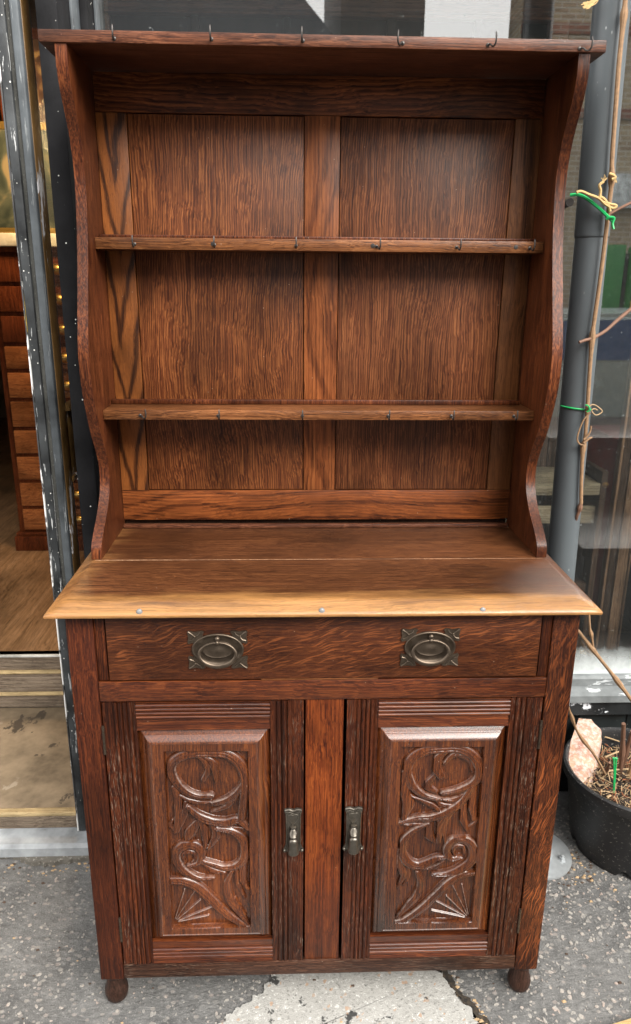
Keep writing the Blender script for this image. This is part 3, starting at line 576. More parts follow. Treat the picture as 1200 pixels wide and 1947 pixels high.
# --- base carcass
for s, mt in ((-1, 'post_l'), (1, 'post_r')):
    a, b = sorted((s*.4228, s*.472)); box('post', mt, DS, a, b, 0, .042, .110, ZT, .002)
    a, b = sorted((s*.4035, s*.4222)); box('drawer_guide', 'red', DS, a, b, .004, .03, .828, ZT, .001)
    a, b = sorted((s*.456, s*.4705)); box('side_panel', 'post_l', DS, a, b, .0425, .40, .125, ZT, .001)
    a, b = sorted((s*.43, s*.472)); box('back_post', 'post_l', DS, a, b, .4005, .438, .110, ZT, .002)
    for fy in (.052, .400):
        bm = bmesh.new(); lathe(bm, [(.010, .0), (.018, .003), (.0235, .010), (.0258, .023), (.0248, .035), (.0205, .046), (.019, .062), (.017, .068), (.024, .074), (.026, .082), (.024, .1095)], (s*.4555, fy, 0), 28)
        obj('bun_foot', bm, 'foot', DS)
box('back_panel', 'dark_in', DS, -.4295, .4295, .425, .436, .12, ZT, 0); box('bottom_board', 'dark_in', DS, -.455, .455, .03, .424, .128, .142, 0); box('inner_shelf', 'dark_in', DS, -.455, .455, .03, .424, .79, .80, 0)
box('apron', 'apron', DS, -.4222, .4222, .0015, .024, .111, .1485, .0018)
box('rail', 'red_h', DS, -.4222, .4222, .001, .03, .7845, .8262, .0018)
box('centre_post', 'orange', DS, -.0362, .0368, .004, .03, .149, .784, .0015)
# --- drawer with two oval bail pulls
drw = box('drawer', 'drawer', DS, -.4010, .4012, .0005, .022, .8295, .957, .0018)
box('drawer_lip', 'shelf', drw, -.12, .10, .0002, .004, .8275, .8292, .0003)
def bail_pull(cx, cz):
    Y = -.0
    def E(rx, rz, y, oz=0): return [(cx+rx*math.cos(2*PI*j/48), Y-y, cz+oz+rz*math.sin(2*PI*j/48)) for j in range(48)]
    bm = bmesh.new()
    rings = [E(.0480, .0325, 0), E(.0480, .0325, .0022), E(.0465, .031, .0036), E(.0445, .029, .0034), E(.0435, .028, .0022), E(.036, .0225, .0014), E(.0300, .0175, .0015), E(.0285, .0162, .0038), E(.027, .0150, .0046), E(.024, .0130, .0036), E(.012, .0065, .0062), E(.0005, .0005, .0070)]
    vr = [[bm.verts.new(p) for p in r] for r in rings]
    for a, b in zip(vr, vr[1:]):
        for j in range(48): bm.faces.new((a[j], a[(j+1) % 48], b[(j+1) % 48], b[j]))
    # corner ears: three-lobed leaves with raised ribs and a pin
    for sx in (-1, 1):
        for sz in (-1, 1):
            ox, oz = cx+sx*.0365, cz+sz*.0238
            pts = [(-.006, -.010), (.006, -.0085), (.0165, -.0115), (.0185, -.0080), (.0165, .0005), (.0185, .0120), (.0165, .0148), (.0125, .0140), (.004, .0125), (-.008, .0150), (-.0125, .0130), (-.0095, .006), (-.010, -.004)]
            prism(bm, pts if sx*sz > 0 else pts[::-1], lambda a, b, d: (ox+sx*a, Y-d, oz+sz*b), -.0005, .0022)
            for e in ((.0155, -.005), (.0165, .0135), (-.005, .0125)):
                tube(bm, [(ox+sx*.004, Y-.0026, oz+sz*.003), (ox+sx*e[0]*.6, Y-.0036, oz+sz*e[1]*.65), (ox+sx*e[0], Y-.003, oz+sz*e[1])], [.0008, .0012, .0015], 6)
            ball(bm, (ox+sx*.005, Y-.0032, oz+sz*.004), .0022, n=6)
    # hanging ring (thicker and flatter at the bottom) and its pivot
    pts, rad = [], []
    rg = []
    for j in range(48):
        t = 2*PI*j/48; lowf = .5-.5*math.sin(t)
        pts = (cx+.0335*math.cos(t), Y-.0085-.006*lowf, cz-.0050+.0225*math.sin(t)); wd_ = .0022+.0026*lowf; dp = .0022+.0008*lowf
        ct = Vector((math.cos(t)*.0225, 0, math.sin(t)*.0335)).normalized()
        rg.append([bm.verts.new((pts[0]+ct.x*wd_*math.cos(q), pts[1]+dp*math.sin(q), pts[2]+ct.z*wd_*math.cos(q))) for q in [2*PI*i/10 for i in range(10)]])
    for j in range(48):
        a, b = rg[j], rg[(j+1) % 48]
        for i in range(10): bm.faces.new((a[i], a[(i+1) % 10], b[(i+1) % 10], b[i]))
    ball(bm, (cx, Y-.006, cz+.0245), .0052, n=8); ball(bm, (cx, Y-.009, cz+.0178), .0042, 1, 1.1, 1.1, 8)
    return obj('drawer_pull', bm, 'bronze', drw, ang=50)
bail_pull(-.1985, .8925); bail_pull(.1945, .8935)
# --- carved doors
STR_L = [ # strokes traced in panel crop pixels: (points, width, height)
 ([(670,692),(560,692),(470,660),(395,600),(345,525),(328,455),(355,395),(430,345),(540,322),(650,320),(780,325),(870,370),(935,450),(960,540),(958,640),(945,750),(930,880)], (34,52,50,52,40), 1.),
 ([(950,560),(910,640),(850,705),(780,738),(700,755)], (20,48,34), .95),
 ([(540,335),(610,385),(650,470),(612,552)], (18,36,30), .85), ([(600,345),(680,395),(705,480),(718,565)], (16,40,18), .9),
 ([(400,680),(480,725),(570,745),(665,742)], (14,26,14), .7), ([(890,708),(810,780),(675,825)], (14,34,12), .75),
 ([(480,780),(560,850),(670,900),(800,912),(900,890),(985,955)], (26,46,44,30), 1.), ([(720,955),(850,965),(985,965)], (12,22,10), .6),
 ([(360,620),(395,730),(400,850),(375,990)], (30,52,30), .8), ([(455,745),(450,850),(395,995)], (20,36,18), .7), ([(345,900),(330,945),(390,1000)], (14,24,14), .6),
 ([(585,900),(620,1000),(625,1125)], (30,44,20), .75), ([(690,930),(725,1010),(655,1135)], (40,56,20), .8), ([(560,920),(500,1000),(470,1060)], (40,60,30), .5),
 ([(720,960),(850,985),(930,1045),(962,1140),(945,1230),(880,1285),(780,1297),(690,1268),(610,1240)], (24,46,50,44,26), 1.),
 ([(690,1380),(570,1385),(455,1335),(385,1255),(372,1175),(425,1115),(505,1098),(575,1135),(592,1200),(560,1258),(480,1278)], (22,50,52,52,40,20), 1.),
 ([(440,1240),(428,1190),(480,1160),(540,1180),(545,1225),(510,1255)], (14,24,24,14), .75),
 ([(600,1260),(690,1320),(790,1335)], (12,30,14), .7), ([(965,1200),(940,1320),(945,1410),(1000,1490)], (36,44,16), .8), ([(890,1330),(900,1430),(960,1560)], (30,30,10), .5),
 ([(850,1330),(808,1430),(822,1540),(885,1640),(990,1775)], (20,44,46,14), .85), ([(875,1560),(915,1640),(965,1705)], (10,22,10), .6),
 ([(335,1400),(440,1408),(560,1460),(680,1570),(800,1680),(960,1785)], (46,50,50,34), 1.),
 ([(345,1812),(620,1806),(905,1800)], (10,12,8), .75)]
RAY_L = ((355,1770), [(445,1495),(530,1505),(580,1580),(700,1630),(650,1710)])
STR_R = [
 ([(570,690),(455,660),(370,595),(322,505),(318,430),(365,352),(470,292),(600,275),(740,275),(840,320),(900,400),(908,490),(870,555),(790,600),(700,628),(615,642)], (30,52,50,52,48,30), 1.),
 ([(298,470),(300,600),(318,720),(300,850)], (30,54,34), .85), ([(350,660),(360,740),(330,820)], (16,30,14), .6),
 ([(650,295),(575,360),(560,440),(600,505)], (30,58,40), .8), ([(850,470),(835,385),(765,335),(690,340),(630,400)], (14,32,36,22), .8), ([(545,510),(490,590),(560,640)], (24,44,20), .5),
 ([(365,668),(470,715),(555,760),(600,805)], (12,28,14), .75), ([(820,635),(700,700),(590,690)], (20,36,12), .8), ([(560,700),(600,740),(700,740)], (10,26,10), .6),
 ([(850,590),(765,715),(650,798),(520,845),(400,850),(255,885)], (40,50,48,24), 1.), ([(290,900),(370,900),(450,890)], (10,20,10), .6),
 ([(870,550),(848,700),(868,850)], (36,52,30), .8), ([(785,740),(778,850),(815,945)], (30,44,18), .75), ([(880,840),(890,870),(830,920)], (12,20,12), .6),
 ([(640,830),(590,910),(580,1040)], (44,60,26), .75), ([(700,790),(628,900),(635,1050)], (20,34,14), .65), ([(500,900),(500,990),(560,1050)], (40,46,20), .5),
 ([(490,890),(372,950),(300,1025),(280,1110),(318,1195),(400,1232),(480,1210),(550,1172),(625,1158)], (20,46,50,44,22), 1.),
 ([(530,1300),(660,1292),(770,1250),(848,1180),(855,1095),(810,1035),(730,1015),(665,1060),(645,1120),(680,1170),(755,1160)], (20,48,52,50,42,18), 1.),
 ([(785,1130),(775,1082),(725,1075),(698,1110),(715,1150)], (14,24,24,14), .75),
 ([(620,1200),(550,1250),(450,1265)], (14,30,12), .7), ([(270,1110),(268,1230),(292,1320),(248,1400)], (36,44,16), .8), ([(330,1250),(330,1340),(290,1400)], (24,26,10), .5),
 ([(400,1285),(432,1380),(400,1480),(330,1560),(235,1660)], (20,46,48,16), .85), ([(335,1535),(285,1600),(240,1640)], (10,20,10), .6),
 ([(865,1290),(765,1310),(662,1372),(560,1470),(430,1590),(300,1675),(230,1692)], (46,50,50,34), 1.),
 ([(320,1705),(600,1698),(845,1692)], (8,12,10), .75)]
RAY_R = ((828,1672), [(770,1400),(692,1398),(642,1488),(540,1522),(522,1608)])
def carved_panel(x0, x1, z0, z1, fx0, fx1, fz0, fz1, rc, strokes, rays, crop):
    """raised-and-fielded panel with a sunk carved ground: a relief grid, front face towards -Y"""
    st = .00085; nx, nz = int((x1-x0)/st), int((z1-z0)/st)
    X, Z = np.meshgrid(np.linspace(x0, x1, nx), np.linspace(z0, z1, nz))
    bw = fx0-x0; ins = np.minimum(np.minimum(X-x0, x1-X), np.minimum(Z-z0, z1-Z))/bw
    t = np.clip(ins, 0, 1)
    H = np.where(t < .50, -.011+.0085*(t/.50)**.9, -.0018+.0100*np.sin(np.clip((t-.50)/.50, 0, 1)*PI*.42)/math.sin(PI*.42))
    H = np.where(t >= 1, .0080-.0012, H)
    # sunk ground inside the recess quadrilateral
    q = [pl(u, v, 1, -.008)[[0, 2]] for u, v in rc]            # tl, tr, br, bl
    ins_r = np.full(X.shape, 1e9)
    for (a, b) in zip(q, q[1:]+q[:1]):
        e = b-a; n = np.array([e[1], -e[0]])/np.linalg.norm(e)
        ins_r = np.minimum(ins_r, ((X-a[0])*n[0]+(Z-a[1])*n[1]))
    wall = np.clip(ins_r/.0022, 0, 1); G = -.0115*wall
    grain = np.zeros_like(X)
    rel = np.full(X.shape, -.0115); cx, cyy, sc = crop
    def P(pt): return pl(cx+pt[0]/sc, cyy+pt[1]/sc, 1, -.004)[[0, 2]]
    edge_highlight = np.zeros(X.shape)  # mask of the painted highlights, stronger on one side of each stroke
    for pts, wds, hh in strokes:
        sp_ = np.array(spline([P(p) for p in pts], 7)); ws = np.interp(np.linspace(0, 1, len(sp_)), np.linspace(0, 1, len(wds)), wds)/sc*.00125*.5*1.28
        lo, hi = sp_.min(0)-.006, sp_.max(0)+.006
        ii = np.where((Z[:, 0] > lo[1]) & (Z[:, 0] < hi[1]))[0]; jj = np.where((X[0] > lo[0]) & (X[0] < hi[0]))[0]
        if len(ii) == 0 or len(jj) == 0: continue
        sx, sz = X[np.ix_(ii, jj)], Z[np.ix_(ii, jj)]; best = np.full(sx.shape, 9.); sgn = np.zeros(sx.shape)
        for a, b, wa, wb in zip(sp_, sp_[1:], ws, ws[1:]):
            e = b-a; L2 = e@e+1e-12; tt = np.clip(((sx-a[0])*e[0]+(sz-a[1])*e[1])/L2, 0, 1)
            dx, dz = sx-a[0]-tt*e[0], sz-a[1]-tt*e[1]; d = np.hypot(dx, dz)/(wa+(wb-wa)*tt)
            m = d < best; best = np.where(m, d, best); sgn = np.where(m, np.sign(dx*e[1]-dz*e[0]), sgn)
        r = np.clip(best, 0, 1.35); sl_ = r*sgn                       # hollow section with a crisp rim on one side
        prof = np.where(r < 1, .50+.42*np.sqrt(np.clip(1-(r*.92)**2, 0, 1))+.13*sl_-.11*np.exp(-((sl_-.38)/.11)**2)-.06*np.exp(-((sl_+.30)/.10)**2), np.clip(1-(r-1)/.28, 0, 1)*np.where(sgn > 0, .79, .53))
        hgt = -.0115+.0118*hh*np.clip(prof, 0, 1.12)
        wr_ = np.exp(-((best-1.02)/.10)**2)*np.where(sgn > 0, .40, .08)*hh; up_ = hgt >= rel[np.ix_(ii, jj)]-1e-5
        edge_highlight[np.ix_(ii, jj)] = np.where(best < .8, np.where(up_, 0, edge_highlight[np.ix_(ii, jj)]), np.where(up_ & (best < 1.5), np.maximum(edge_highlight[np.ix_(ii, jj)], wr_), edge_highlight[np.ix_(ii, jj)]))
        sub = rel[np.ix_(ii, jj)]; rel[np.ix_(ii, jj)] = np.where(best < 1.34, np.maximum(sub, hgt), sub)
    c0, ends = rays
    for e_ in ends:
        a, b = P(c0), P(e_); a = a+(b-a)*.12; e = b-a; L2 = e@e
        tt = np.clip(((X-a[0])*e[0]+(Z-a[1])*e[1])/L2, 0, 1); d = np.hypot(X-a[0]-tt*e[0], Z-a[1]-tt*e[1])
        edge_highlight = np.maximum(edge_highlight, .5*np.exp(-(d/.0009)**2))
        rel = np.where(d < .0026, np.maximum(rel, -.0115+.0045*(1-d/.0026)), rel)
    rel = rel+.00022*np.sin(X*900+3*np.sin(Z*210))*np.sin(Z*760+2*np.sin(X*300))*(rel < -.0105)
    H = np.where(ins_r > 0, H+np.maximum(G, np.where(ins_r > .0008, rel, G)), H)
    verts = np.stack([X, -H, Z], -1).reshape(-1, 3)
    idx = np.arange(nx*nz).reshape(nz, nx)
    faces = np.stack([idx[:-1, :-1], idx[:-1, 1:], idx[1:, 1:], idx[1:, :-1]], -1).reshape(-1, 4)
    me = bpy.data.meshes.new('door'); me.vertices.add(len(verts)); me.vertices.foreach_set('co', verts.ravel())
    me.loops.add(len(faces)*4); me.loops.foreach_set('vertex_index', faces.ravel()); me.polygons.add(len(faces))
    me.polygons.foreach_set('loop_start', np.arange(0, len(faces)*4, 4)); me.polygons.foreach_set('loop_total', np.full(len(faces), 4)); me.update(calc_edges=True)
    edge_highlight = np.where(ins_r > 0, edge_highlight, np.maximum(.08*np.exp(-((ins-1)/.05)**2), 0)*(ins < 1.2))
    at = me.attributes.new('edge_highlight', 'FLOAT', 'POINT'); at.data.foreach_set('value', edge_highlight.ravel().astype(np.float32))
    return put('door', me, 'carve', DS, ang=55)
def reed_profile(a0, a1, reeds, y0=.001, y1=.022):
    """cross-section (a, y): flat board with half-round reeds between the given ranges"""
    pr = [(a0, y1), (a0, y0)]
    for r0, r1, n in reeds:
        w_ = (r1-r0)/n
        for i in range(n):
            c = r0+w_*(i+.5)
            for t in np.linspace(0, PI, 7): pr.append((c-w_*.47*math.cos(t), y0+.0034-.0042*math.sin(t)))
    pr += [(a1, y0), (a1, y1)]
    return pr
def stile(name, door, x0, x1, z0, z1, reeds, mat='fluted'):
    bm = bmesh.new(); prism(bm, reed_profile(x0, x1, reeds), lambda a, b, d: (a, b, d), z0, z1); return obj(name, bm, mat, door, ang=60)
def rail(name, door, x0, x1, z0, z1, reeds, mat='red_h'):
    bm = bmesh.new(); prism(bm, reed_profile(z0, z1, reeds), lambda a, b, d: (d, b, a), x0, x1); return obj(name, bm, mat, door, ang=60)
def hinge(door, x, z):
    bm = bmesh.new()
    for i in range(5): tube(bm, [(x, -.001, z+i*.0125), (x, -.001, z+i*.0125+.0117)], .0027, 8)
    return obj('hinge', bm, 'bronze', door)
def drop_handle(door, cx, cz):
    """stamped plate with a scrolled top, heart, and a bell shaped drop"""
    bm = bmesh.new(); Y = -.001
    out = [(-.017, .052), (-.0085, .0535), (0, .051), (.0085, .0535), (.017, .052), (.0175, .046), (.0155, .040), (.0150, .010), (.0145, -.015), (.0155, -.034), (.0205, -.046), (.018, -.051), (.012, -.049), (.009, -.053), (0, -.0545), (-.009, -.053), (-.012, -.049), (-.018, -.051), (-.0205, -.046), (-.0155, -.034), (-.0145, -.015), (-.0150, .010), (-.0155, .040), (-.0175, .046)]
    prism(bm, out[::-1], lambda a, b, d: (cx+a, Y-d, cz+b), -.001, .0022)
    T = lambda pts, r: tube(bm, [(cx+p[0], Y-(.0026 if len(p) < 3 else p[2]), cz+p[1]) for p in spline([q[:2] for q in pts], 4)], r, 7)
    T([(-.0165, .049), (-.008, .0505), (0, .0475), (.008, .0505), (.0165, .049)], .0022)
    T([(-.014, .044), (-.007, .045), (0, .0415), (.007, .045), (.014, .044)], .0012)
    T([(0, .038), (-.005, .0395), (-.0095, .037), (-.0085, .028), (0, .014)], .0009); T([(0, .038), (.005, .0395), (.0095, .037), (.0085, .028), (0, .014)], .0009)
    T([(-.0145, .042), (-.0135, .015), (-.0130, -.02), (-.0145, -.036), (-.0195, -.044), (-.016, -.049)], .0014); T([(.0145, .042), (.0135, .015), (.0130, -.02), (.0145, -.036), (.0195, -.044), (.016, -.049)], .0014)
    ball(bm, (cx-.0175, Y-.003, cz-.0465), .0034, n=6); ball(bm, (cx+.0175, Y-.003, cz-.0465), .0034, n=6)
    lathe(bm, [(.004, .016), (.006, .0155), (.006, .012), (.0035, .010), (.0055, .008), (.0085, .003), (.0085, -.003), (.006, -.008), (.004, -.010), (.0075, -.0115), (.009, -.016), (.0092, -.026), (.0105, -.038), (.0125, -.0425), (.011, -.0455), (.003, -.047)], n=18,
          fn=lambda r, a, h: (cx+r*math.cos(a), Y-.0085+r*.75*math.sin(a)-(.0045 if h < .0 else 0), cz+h))
    for i in range(3): ball(bm, (cx+(i-1)*.007, Y-.0075, cz-.0495), .0038, n=6)
    return obj('drop_handle', bm, 'pewter', door, ang=50)
for (xa, sl0, sl1, xb, fx0, fx1, rc, strokes, rays, crop, hx, hdl, lab) in (
    (-.4195, -.3572, -.1040, -.0398, -.3330, -.1275, [(311, 1430), (472, 1429), (477, 1764), (327, 1768)], STR_L, RAY_L, (250, 1360, 1200/270), -.4205, (-.0600, .4885), 'carved door hinged on the shop doorway side'),
    (.0430, .1035, .3572, .4190, .1295, .3325, [(764, 1421), (922, 1421), (898, 1755), (751, 1757)], STR_R, RAY_R, (700, 1360, 1200/280), .4205, (.0608, .4900), 'carved door hinged on the drainpipe side')):
    dz0, dz1, fz0, fz1 = .1505, .7825, .2335, .698
    zo0, zo1 = .2095, .722
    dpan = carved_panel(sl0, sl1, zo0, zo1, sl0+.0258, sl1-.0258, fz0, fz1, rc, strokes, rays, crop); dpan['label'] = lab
    wl = sl0-xa; wr = xb-sl1
    stile('stile', dpan, xa, sl0-.0003, dz0, dz1, [(xa+wl*.30, xa+wl*.88, 4)]); stile('stile', dpan, sl1+.0003, xb, dz0, dz1, [(sl1+wr*.18, sl1+wr*.66, 3)])
    rail('rail', dpan, sl0, sl1, zo1, dz1-.0005, [(.7440, .7775, 4)]); rail('rail', dpan, sl0, sl1, dz0+.0005, zo0, [(.160, .188, 3)])
    hinge(dpan, hx, .672); hinge(dpan, hx, .215); drop_handle(dpan, *hdl)
    bm = bmesh.new(); bx(bm, sl0, sl1, .0125, .018, zo0, zo1); obj('panel_back', bm, 'dark_in', dpan)
# --- worktop of two boards with a moulded nosing
def ring_board(name, y0, y1, front):
    bm = bmesh.new(); prof = [(.006, ZT), (.001, ZT+.0012), (0, ZT+.004), (.0008, ZT+.0075), (.006, ZT+.0105), (.015, ZT+.0150), (.024, ZT+.0205), (.030, ZT+.0232), (.034, ZW)]
    rings = []
    for i_, z in prof:
        yf = y0+(i_ if front else 0)
        n = 60; rg = []
        for x in np.linspace(-.5+i_, .5-i_, n): rg.append(bm.verts.new((x, yf+.0010*mnoise.noise((x*9, i_*60, 1)), z+.0006*mnoise.noise((x*14, i_*40, 0)))))
        rg += [bm.verts.new((.5-i_, y1, z)), bm.verts.new((-.5+i_, y1, z))]; rings.append(rg)
    for a, b in zip(rings, rings[1:]):
        for j in range(len(a)): bm.faces.new((a[j], a[(j+1) % len(a)], b[(j+1) % len(a)], b[j]))
    bm.faces.new(rings[0][::-1]); bm.faces.new(rings[-1]); return obj(name, bm, 'worktop', DS, ang=50)
ring_board('worktop_board', -.028, .2018, True); ring_board('worktop_board', .2032, .445, False)
box('joint_dust', 'oldpost', DS, -.464, .464, .2014, .2036, ZW-.010, ZW+.0003, 0)
for u, v in ((265, 1165), (612, 1163), (918, 1162)):
    c = pl(u, v, 1, -.0225); bm = bmesh.new(); ball(bm, (c[0], -.0215, c[2]), .0072, .82, .6, 1, 8); obj('stud', bm, 'stud', DS)
# --- plate rack
PROF = [(1.935, .250), (1.90, .250), (1.865, .260), (1.83, .280), (1.79, .299), (1.735, .310), (1.66, .302), (1.59, .286), (1.51, .262), (1.43, .238), (1.38, .233), (1.33, .240), (1.28, .258), (1.24, .277), (1.205, .300), (1.165, .3195), (1.13, .319), (1.10, .305), (1.07, .275), (1.042, .236), (1.022, .213), (1.008, .207), (.9925, .206)]
pf = [(p[1], p[0]) for p in spline(PROF, 4)]
for s in (-1, 1):
    out = pf+[(.436, .9925), (.436, ZH)]; bm = bmesh.new(); a, b = sorted((s*.4522, s*.4728)); prism(bm, out, lambda y, z, d: (d, y, z), a, b)
    bmesh.ops.bevel(bm, geom=[e for e in bm.edges if abs(e.verts[0].co.x-e.verts[1].co.x) < 1e-6 and e.calc_face_angle(0) > 1.2], offset=.0016, segments=2, affect='EDGES')
    obj('side', bm, 'side', DS, ang=40)
box('top_shelf', 'top', DS, -.499, .499, .246, .445, ZH+.0003, 1.9552, .002)
box('back_board', 'dark_in', DS, -.4518, .4518, .437, .443, .993, 1.934, 0)
box('back_rail', 'rail_top', DS, -.4518, .4518, .424, .4365, 1.8625, 1.9345, .0014); box('back_rail', 'rail_bot', DS, -.4518, .4518, .424, .4365, 1.008, 1.0795, .0014)
box('back_stile', 'flame', DS, -.4518, -.3905, .424, .4365, 1.080, 1.862, .0014); box('back_stile', 'stile', DS, -.0335, .0388, .424, .4365, 1.080, 1.862, .0014); box('back_stile', 'stile_r', DS, .3965, .4518, .424, .4365, 1.080, 1.862, .0014)
box('back_plank', 'panel_l', DS, -.389, -.0350, .4265, .4365, 1.0815, 1.8605, .0012); box('back_plank', 'panel_r', DS, .0403, .395, .4265, .4365, 1.0815, 1.8605, .0012)
for y0, z0, z1, zr, g in ((.345, 1.601, 1.6237, 1.631, 0), (.305, 1.2648, 1.2848, 1.2955, 0)):
    shf = box('plate_shelf', 'shelf', DS, -.4518, .4518, y0, .4235, z0, z1, .0016)
    box('plate_bead', 'side', shf, -.4510, .4440, .383, .393, z1+.0002, zr, .0018)
box('worktop_bead', 'top', DS, -.451, .449, .408, .4205, ZW+.0002, ZW+.0095, .002)
# --- cup hooks
def hook(x, y, z, turn, parent, sc=1.):
    """screw-in cup hook: collar, stem, and a curl rising at the front"""
    ctl = [(0, .004), (0, -.004), (0, -.009), (-.004, -.0135), (-.0075, -.0165)]
    pts = [(0, 0, 0), (0, -.007, 0), (0, -.012, -.004), (0, -.0175, -.0055), (0, -.0225, -.001), (0, -.0235, .007), (0, -.0220, .0165)]
    bm = bmesh.new(); ct, st_ = math.cos(turn), math.sin(turn)
    P = [(x+(p[0]*ct-p[1]*st_)*sc*1.0, y+(p[0]*st_+p[1]*ct)*sc, z+p[2]*sc*1.05) for p in spline(pts, 4)]
    tube(bm, P, [.00155]*(len(P)-3)+[.0015, .0013, .0008], 8)
    lathe(bm, [(.0034, 0), (.0034, .0010), (.002, .0020)], n=12, fn=lambda r, a, h: (x+r*math.cos(a), y-h, z+r*math.sin(a)))
    return obj('cup_hook', bm, 'iron', parent)
tops = [o for o in DS.children if o.name.startswith('top_shelf')][0]
shelves = [o for o in DS.children if o.name.startswith('plate_shelf')]
for (u, v), t in zip([(217, 71), (402, 72), (576, 75), (766, 80), (928, 83), (1102, 92)], (.1, 0, -.1, -.55, .45, .95)):
    c = pl(u, v, 1, .246); hook(c[0], .246, min(max(c[2]-.002, 1.941), 1.95), t, tops, .92)
for (u, v), t in zip([(256, 464), (408, 466), (563, 468), (716, 470), (868, 472), (1007, 474)], (.0, .05, .0, .25, .2, .15)):
    c = pl(u, v, 1, .345); hook(c[0], .345, 1.611, t, shelves[0], .9)
for (u, v), t in zip([(267, 795), (415, 795), (575, 796), (738, 796), (858, 794), (977, 794)], (.75, .2, 0, 0, .05, .05)):
    c = pl(u, v, 1, .305); hook(c[0], .305, 1.274, t, shelves[1], .9)
for u, v in ((405, 466), (709, 470), (981, 471)):
    c = pl(u, v, 1, .345); bm = bmesh.new(); lathe(bm, [(.0045, 0), (.0042, .0006), (.001, .001)], n=14, fn=lambda r, a, h: (c[0]+r*math.cos(a), .345-h, 1.6125+r*math.sin(a))); obj('plug', bm, 'iron', shelves[0])
bm = bmesh.new(); ball(bm, (-.4585, .2475, 1.947), .002, n=6); obj('nail', bm, 'red_h', tops)
# ================================================================== PIPE, VINE, POT
pp = thing('drainpipe', 'dark grey drainpipe on a bolted round flange behind the dresser', 'pipe', (.625, .46, 0))
ax_ = [(.625, .462, 0.012), (.619, .492, .90), (.608, .50, 1.66)]
bm = bmesh.new(); tube(bm, spline([(.625, .462, .012), (.622, .478, .45), (.618, .49, .9), (.613, .497, 1.3), (.6085, .50, 1.640)], 6), .0355, 40); obj('lower_tube', bm, 'pipe', pp)
bm = bmesh.new(); tube(bm, [(.6085, .50, 1.6405), (.6084, .50, 1.6425), (.6083, .50, 1.646), (.600, .502, 2.0), (.592, .503, 2.42)], [.0345, .0368, .0374, .0374, .0374], 40); obj('upper_tube', bm, 'pipe', pp)
bm = bmesh.new(); lathe(bm, [(.10, 0), (.101, .004), (.099, .009), (.09, .011), (.05, .013), (.042, .030), (.037, .032)], (.625, .462, .001), 40); fl = obj('flange', bm, 'zinc', pp)
for a in (-.5, PI/2-.5, PI-.5, 1.5*PI-.5):
    bm = bmesh.new(); c = (.625+.075*math.cos(a), .462+.075*math.sin(a)); lathe(bm, [(.012, .0), (.012, .002), (.0085, .0022), (.0085, .009), (.005, .0095), (.005, .014), (.003, .015)], (c[0], c[1], .0125), 6); obj('bolt', bm, 'zinc', fl)
cl = pl(1086, 385, 1, .455); bm = bmesh.new(); tube(bm, [(cl[0]-.004, .452, cl[2]), (cl[0], .47, cl[2]+.001)], [.0085, .0085], 14); tube(bm, [(cl[0], .468, cl[2]), (cl[0]+.006, .54, cl[2]+.002)], .004, 8)
tube(bm, [(cl[0]-.002, .46, cl[2]-.003), (cl[0]-.02, .50, cl[2]-.022), (cl[0]-.035, .58, cl[2]-.036)], .003, 6); obj('wall_clip', bm, 'iron', pp)
# vine
vn = thing('grape_vine', 'bare dry climbing vine tied along the drainpipe', 'vine', (.66, .45, .2))
def vpath(px, y, k=5): return spline([pl(u, v, 1, yy) for (u, v), yy in zip(px, y if isinstance(y, (list, tuple)) else [y]*len(px))], k)
def knobby(bm, P, r0, r1, n=9, nodes=()):
    rs = [r0+(r1-r0)*i/(len(P)-1) for i in range(len(P))]
    for i in range(len(rs)):
        for nd in nodes: rs[i] += .0032*math.exp(-((i-nd*(len(P)-1))/1.2)**2)
        rs[i] *= 1+.10*mnoise.noise((i*.7, r0*1000, 0))
    return tube(bm, P, rs, n)
main = [(1193, -60), (1189, 0), (1186, 33), (1178, 110), (1171, 200), (1164, 300), (1163, 345), (1157, 400), (1149, 470), (1140, 540), (1130, 610), (1126, 642), (1121, 710), (1117, 775), (1113, 830), (1109, 850), (1106, 900), (1105, 940), (1105, 958)]
P = vpath(main, .452, 4); bm = bmesh.new(); knobby(bm, P, .0050, .0043, 9, (.105, .325, .61, .83)); obj('main_stem', bm, 'vine', vn)
bm = bmesh.new(); knobby(bm, vpath([(1105, 955), (1101, 972), (1096, 985), (1090, 1010), (1080, 1060)], [.452, .455, .46, .49, .55], 4), .0042, .0034, 8, (.15,)); obj('stem_end', bm, 'vine_dark', vn)
bm = bmesh.new(); knobby(bm, vpath([(1101, 651), (1112, 647), (1126, 643), (1150, 630), (1175, 608), (1215, 575)], [.44, .445, .452, .46, .47, .48], 5), .0032, .0042, 8, (.4,)); obj('side_shoot', bm, 'vine_dark', vn)
bm = bmesh.new(); knobby(bm, vpath([(1158, 408), (1175, 398), (1215, 378)], .46, 5), .003, .003, 7); obj('side_shoot', bm, 'vine_dark', vn)
bm = bmesh.new(); knobby(bm, vpath([(1122, 785), (1109, 800), (1098, 830), (1101, 843), (1110, 847)], .444, 6), .0018, .002, 6); obj('tendril', bm, 'vine', vn)
bm = bmesh.new(); knobby(bm, vpath([(1110, 836), (1118, 828), (1123, 818), (1124, 810)], .444, 6), .0024, .0016, 6); knobby(bm, vpath([(1110, 843), (1120, 834), (1126, 832)], .444, 5), .003, .0024, 6); obj('tendril', bm, 'vine', vn)
bm = bmesh.new(); tube(bm, vpath([(1118, 778), (1124, 770), (1133, 771), (1145, 781), (1140, 787), (1132, 789), (1125, 781), (1130, 777), (1136, 780)], .445, 5), .0014, 6); obj('tendril', bm, 'chip1', vn)
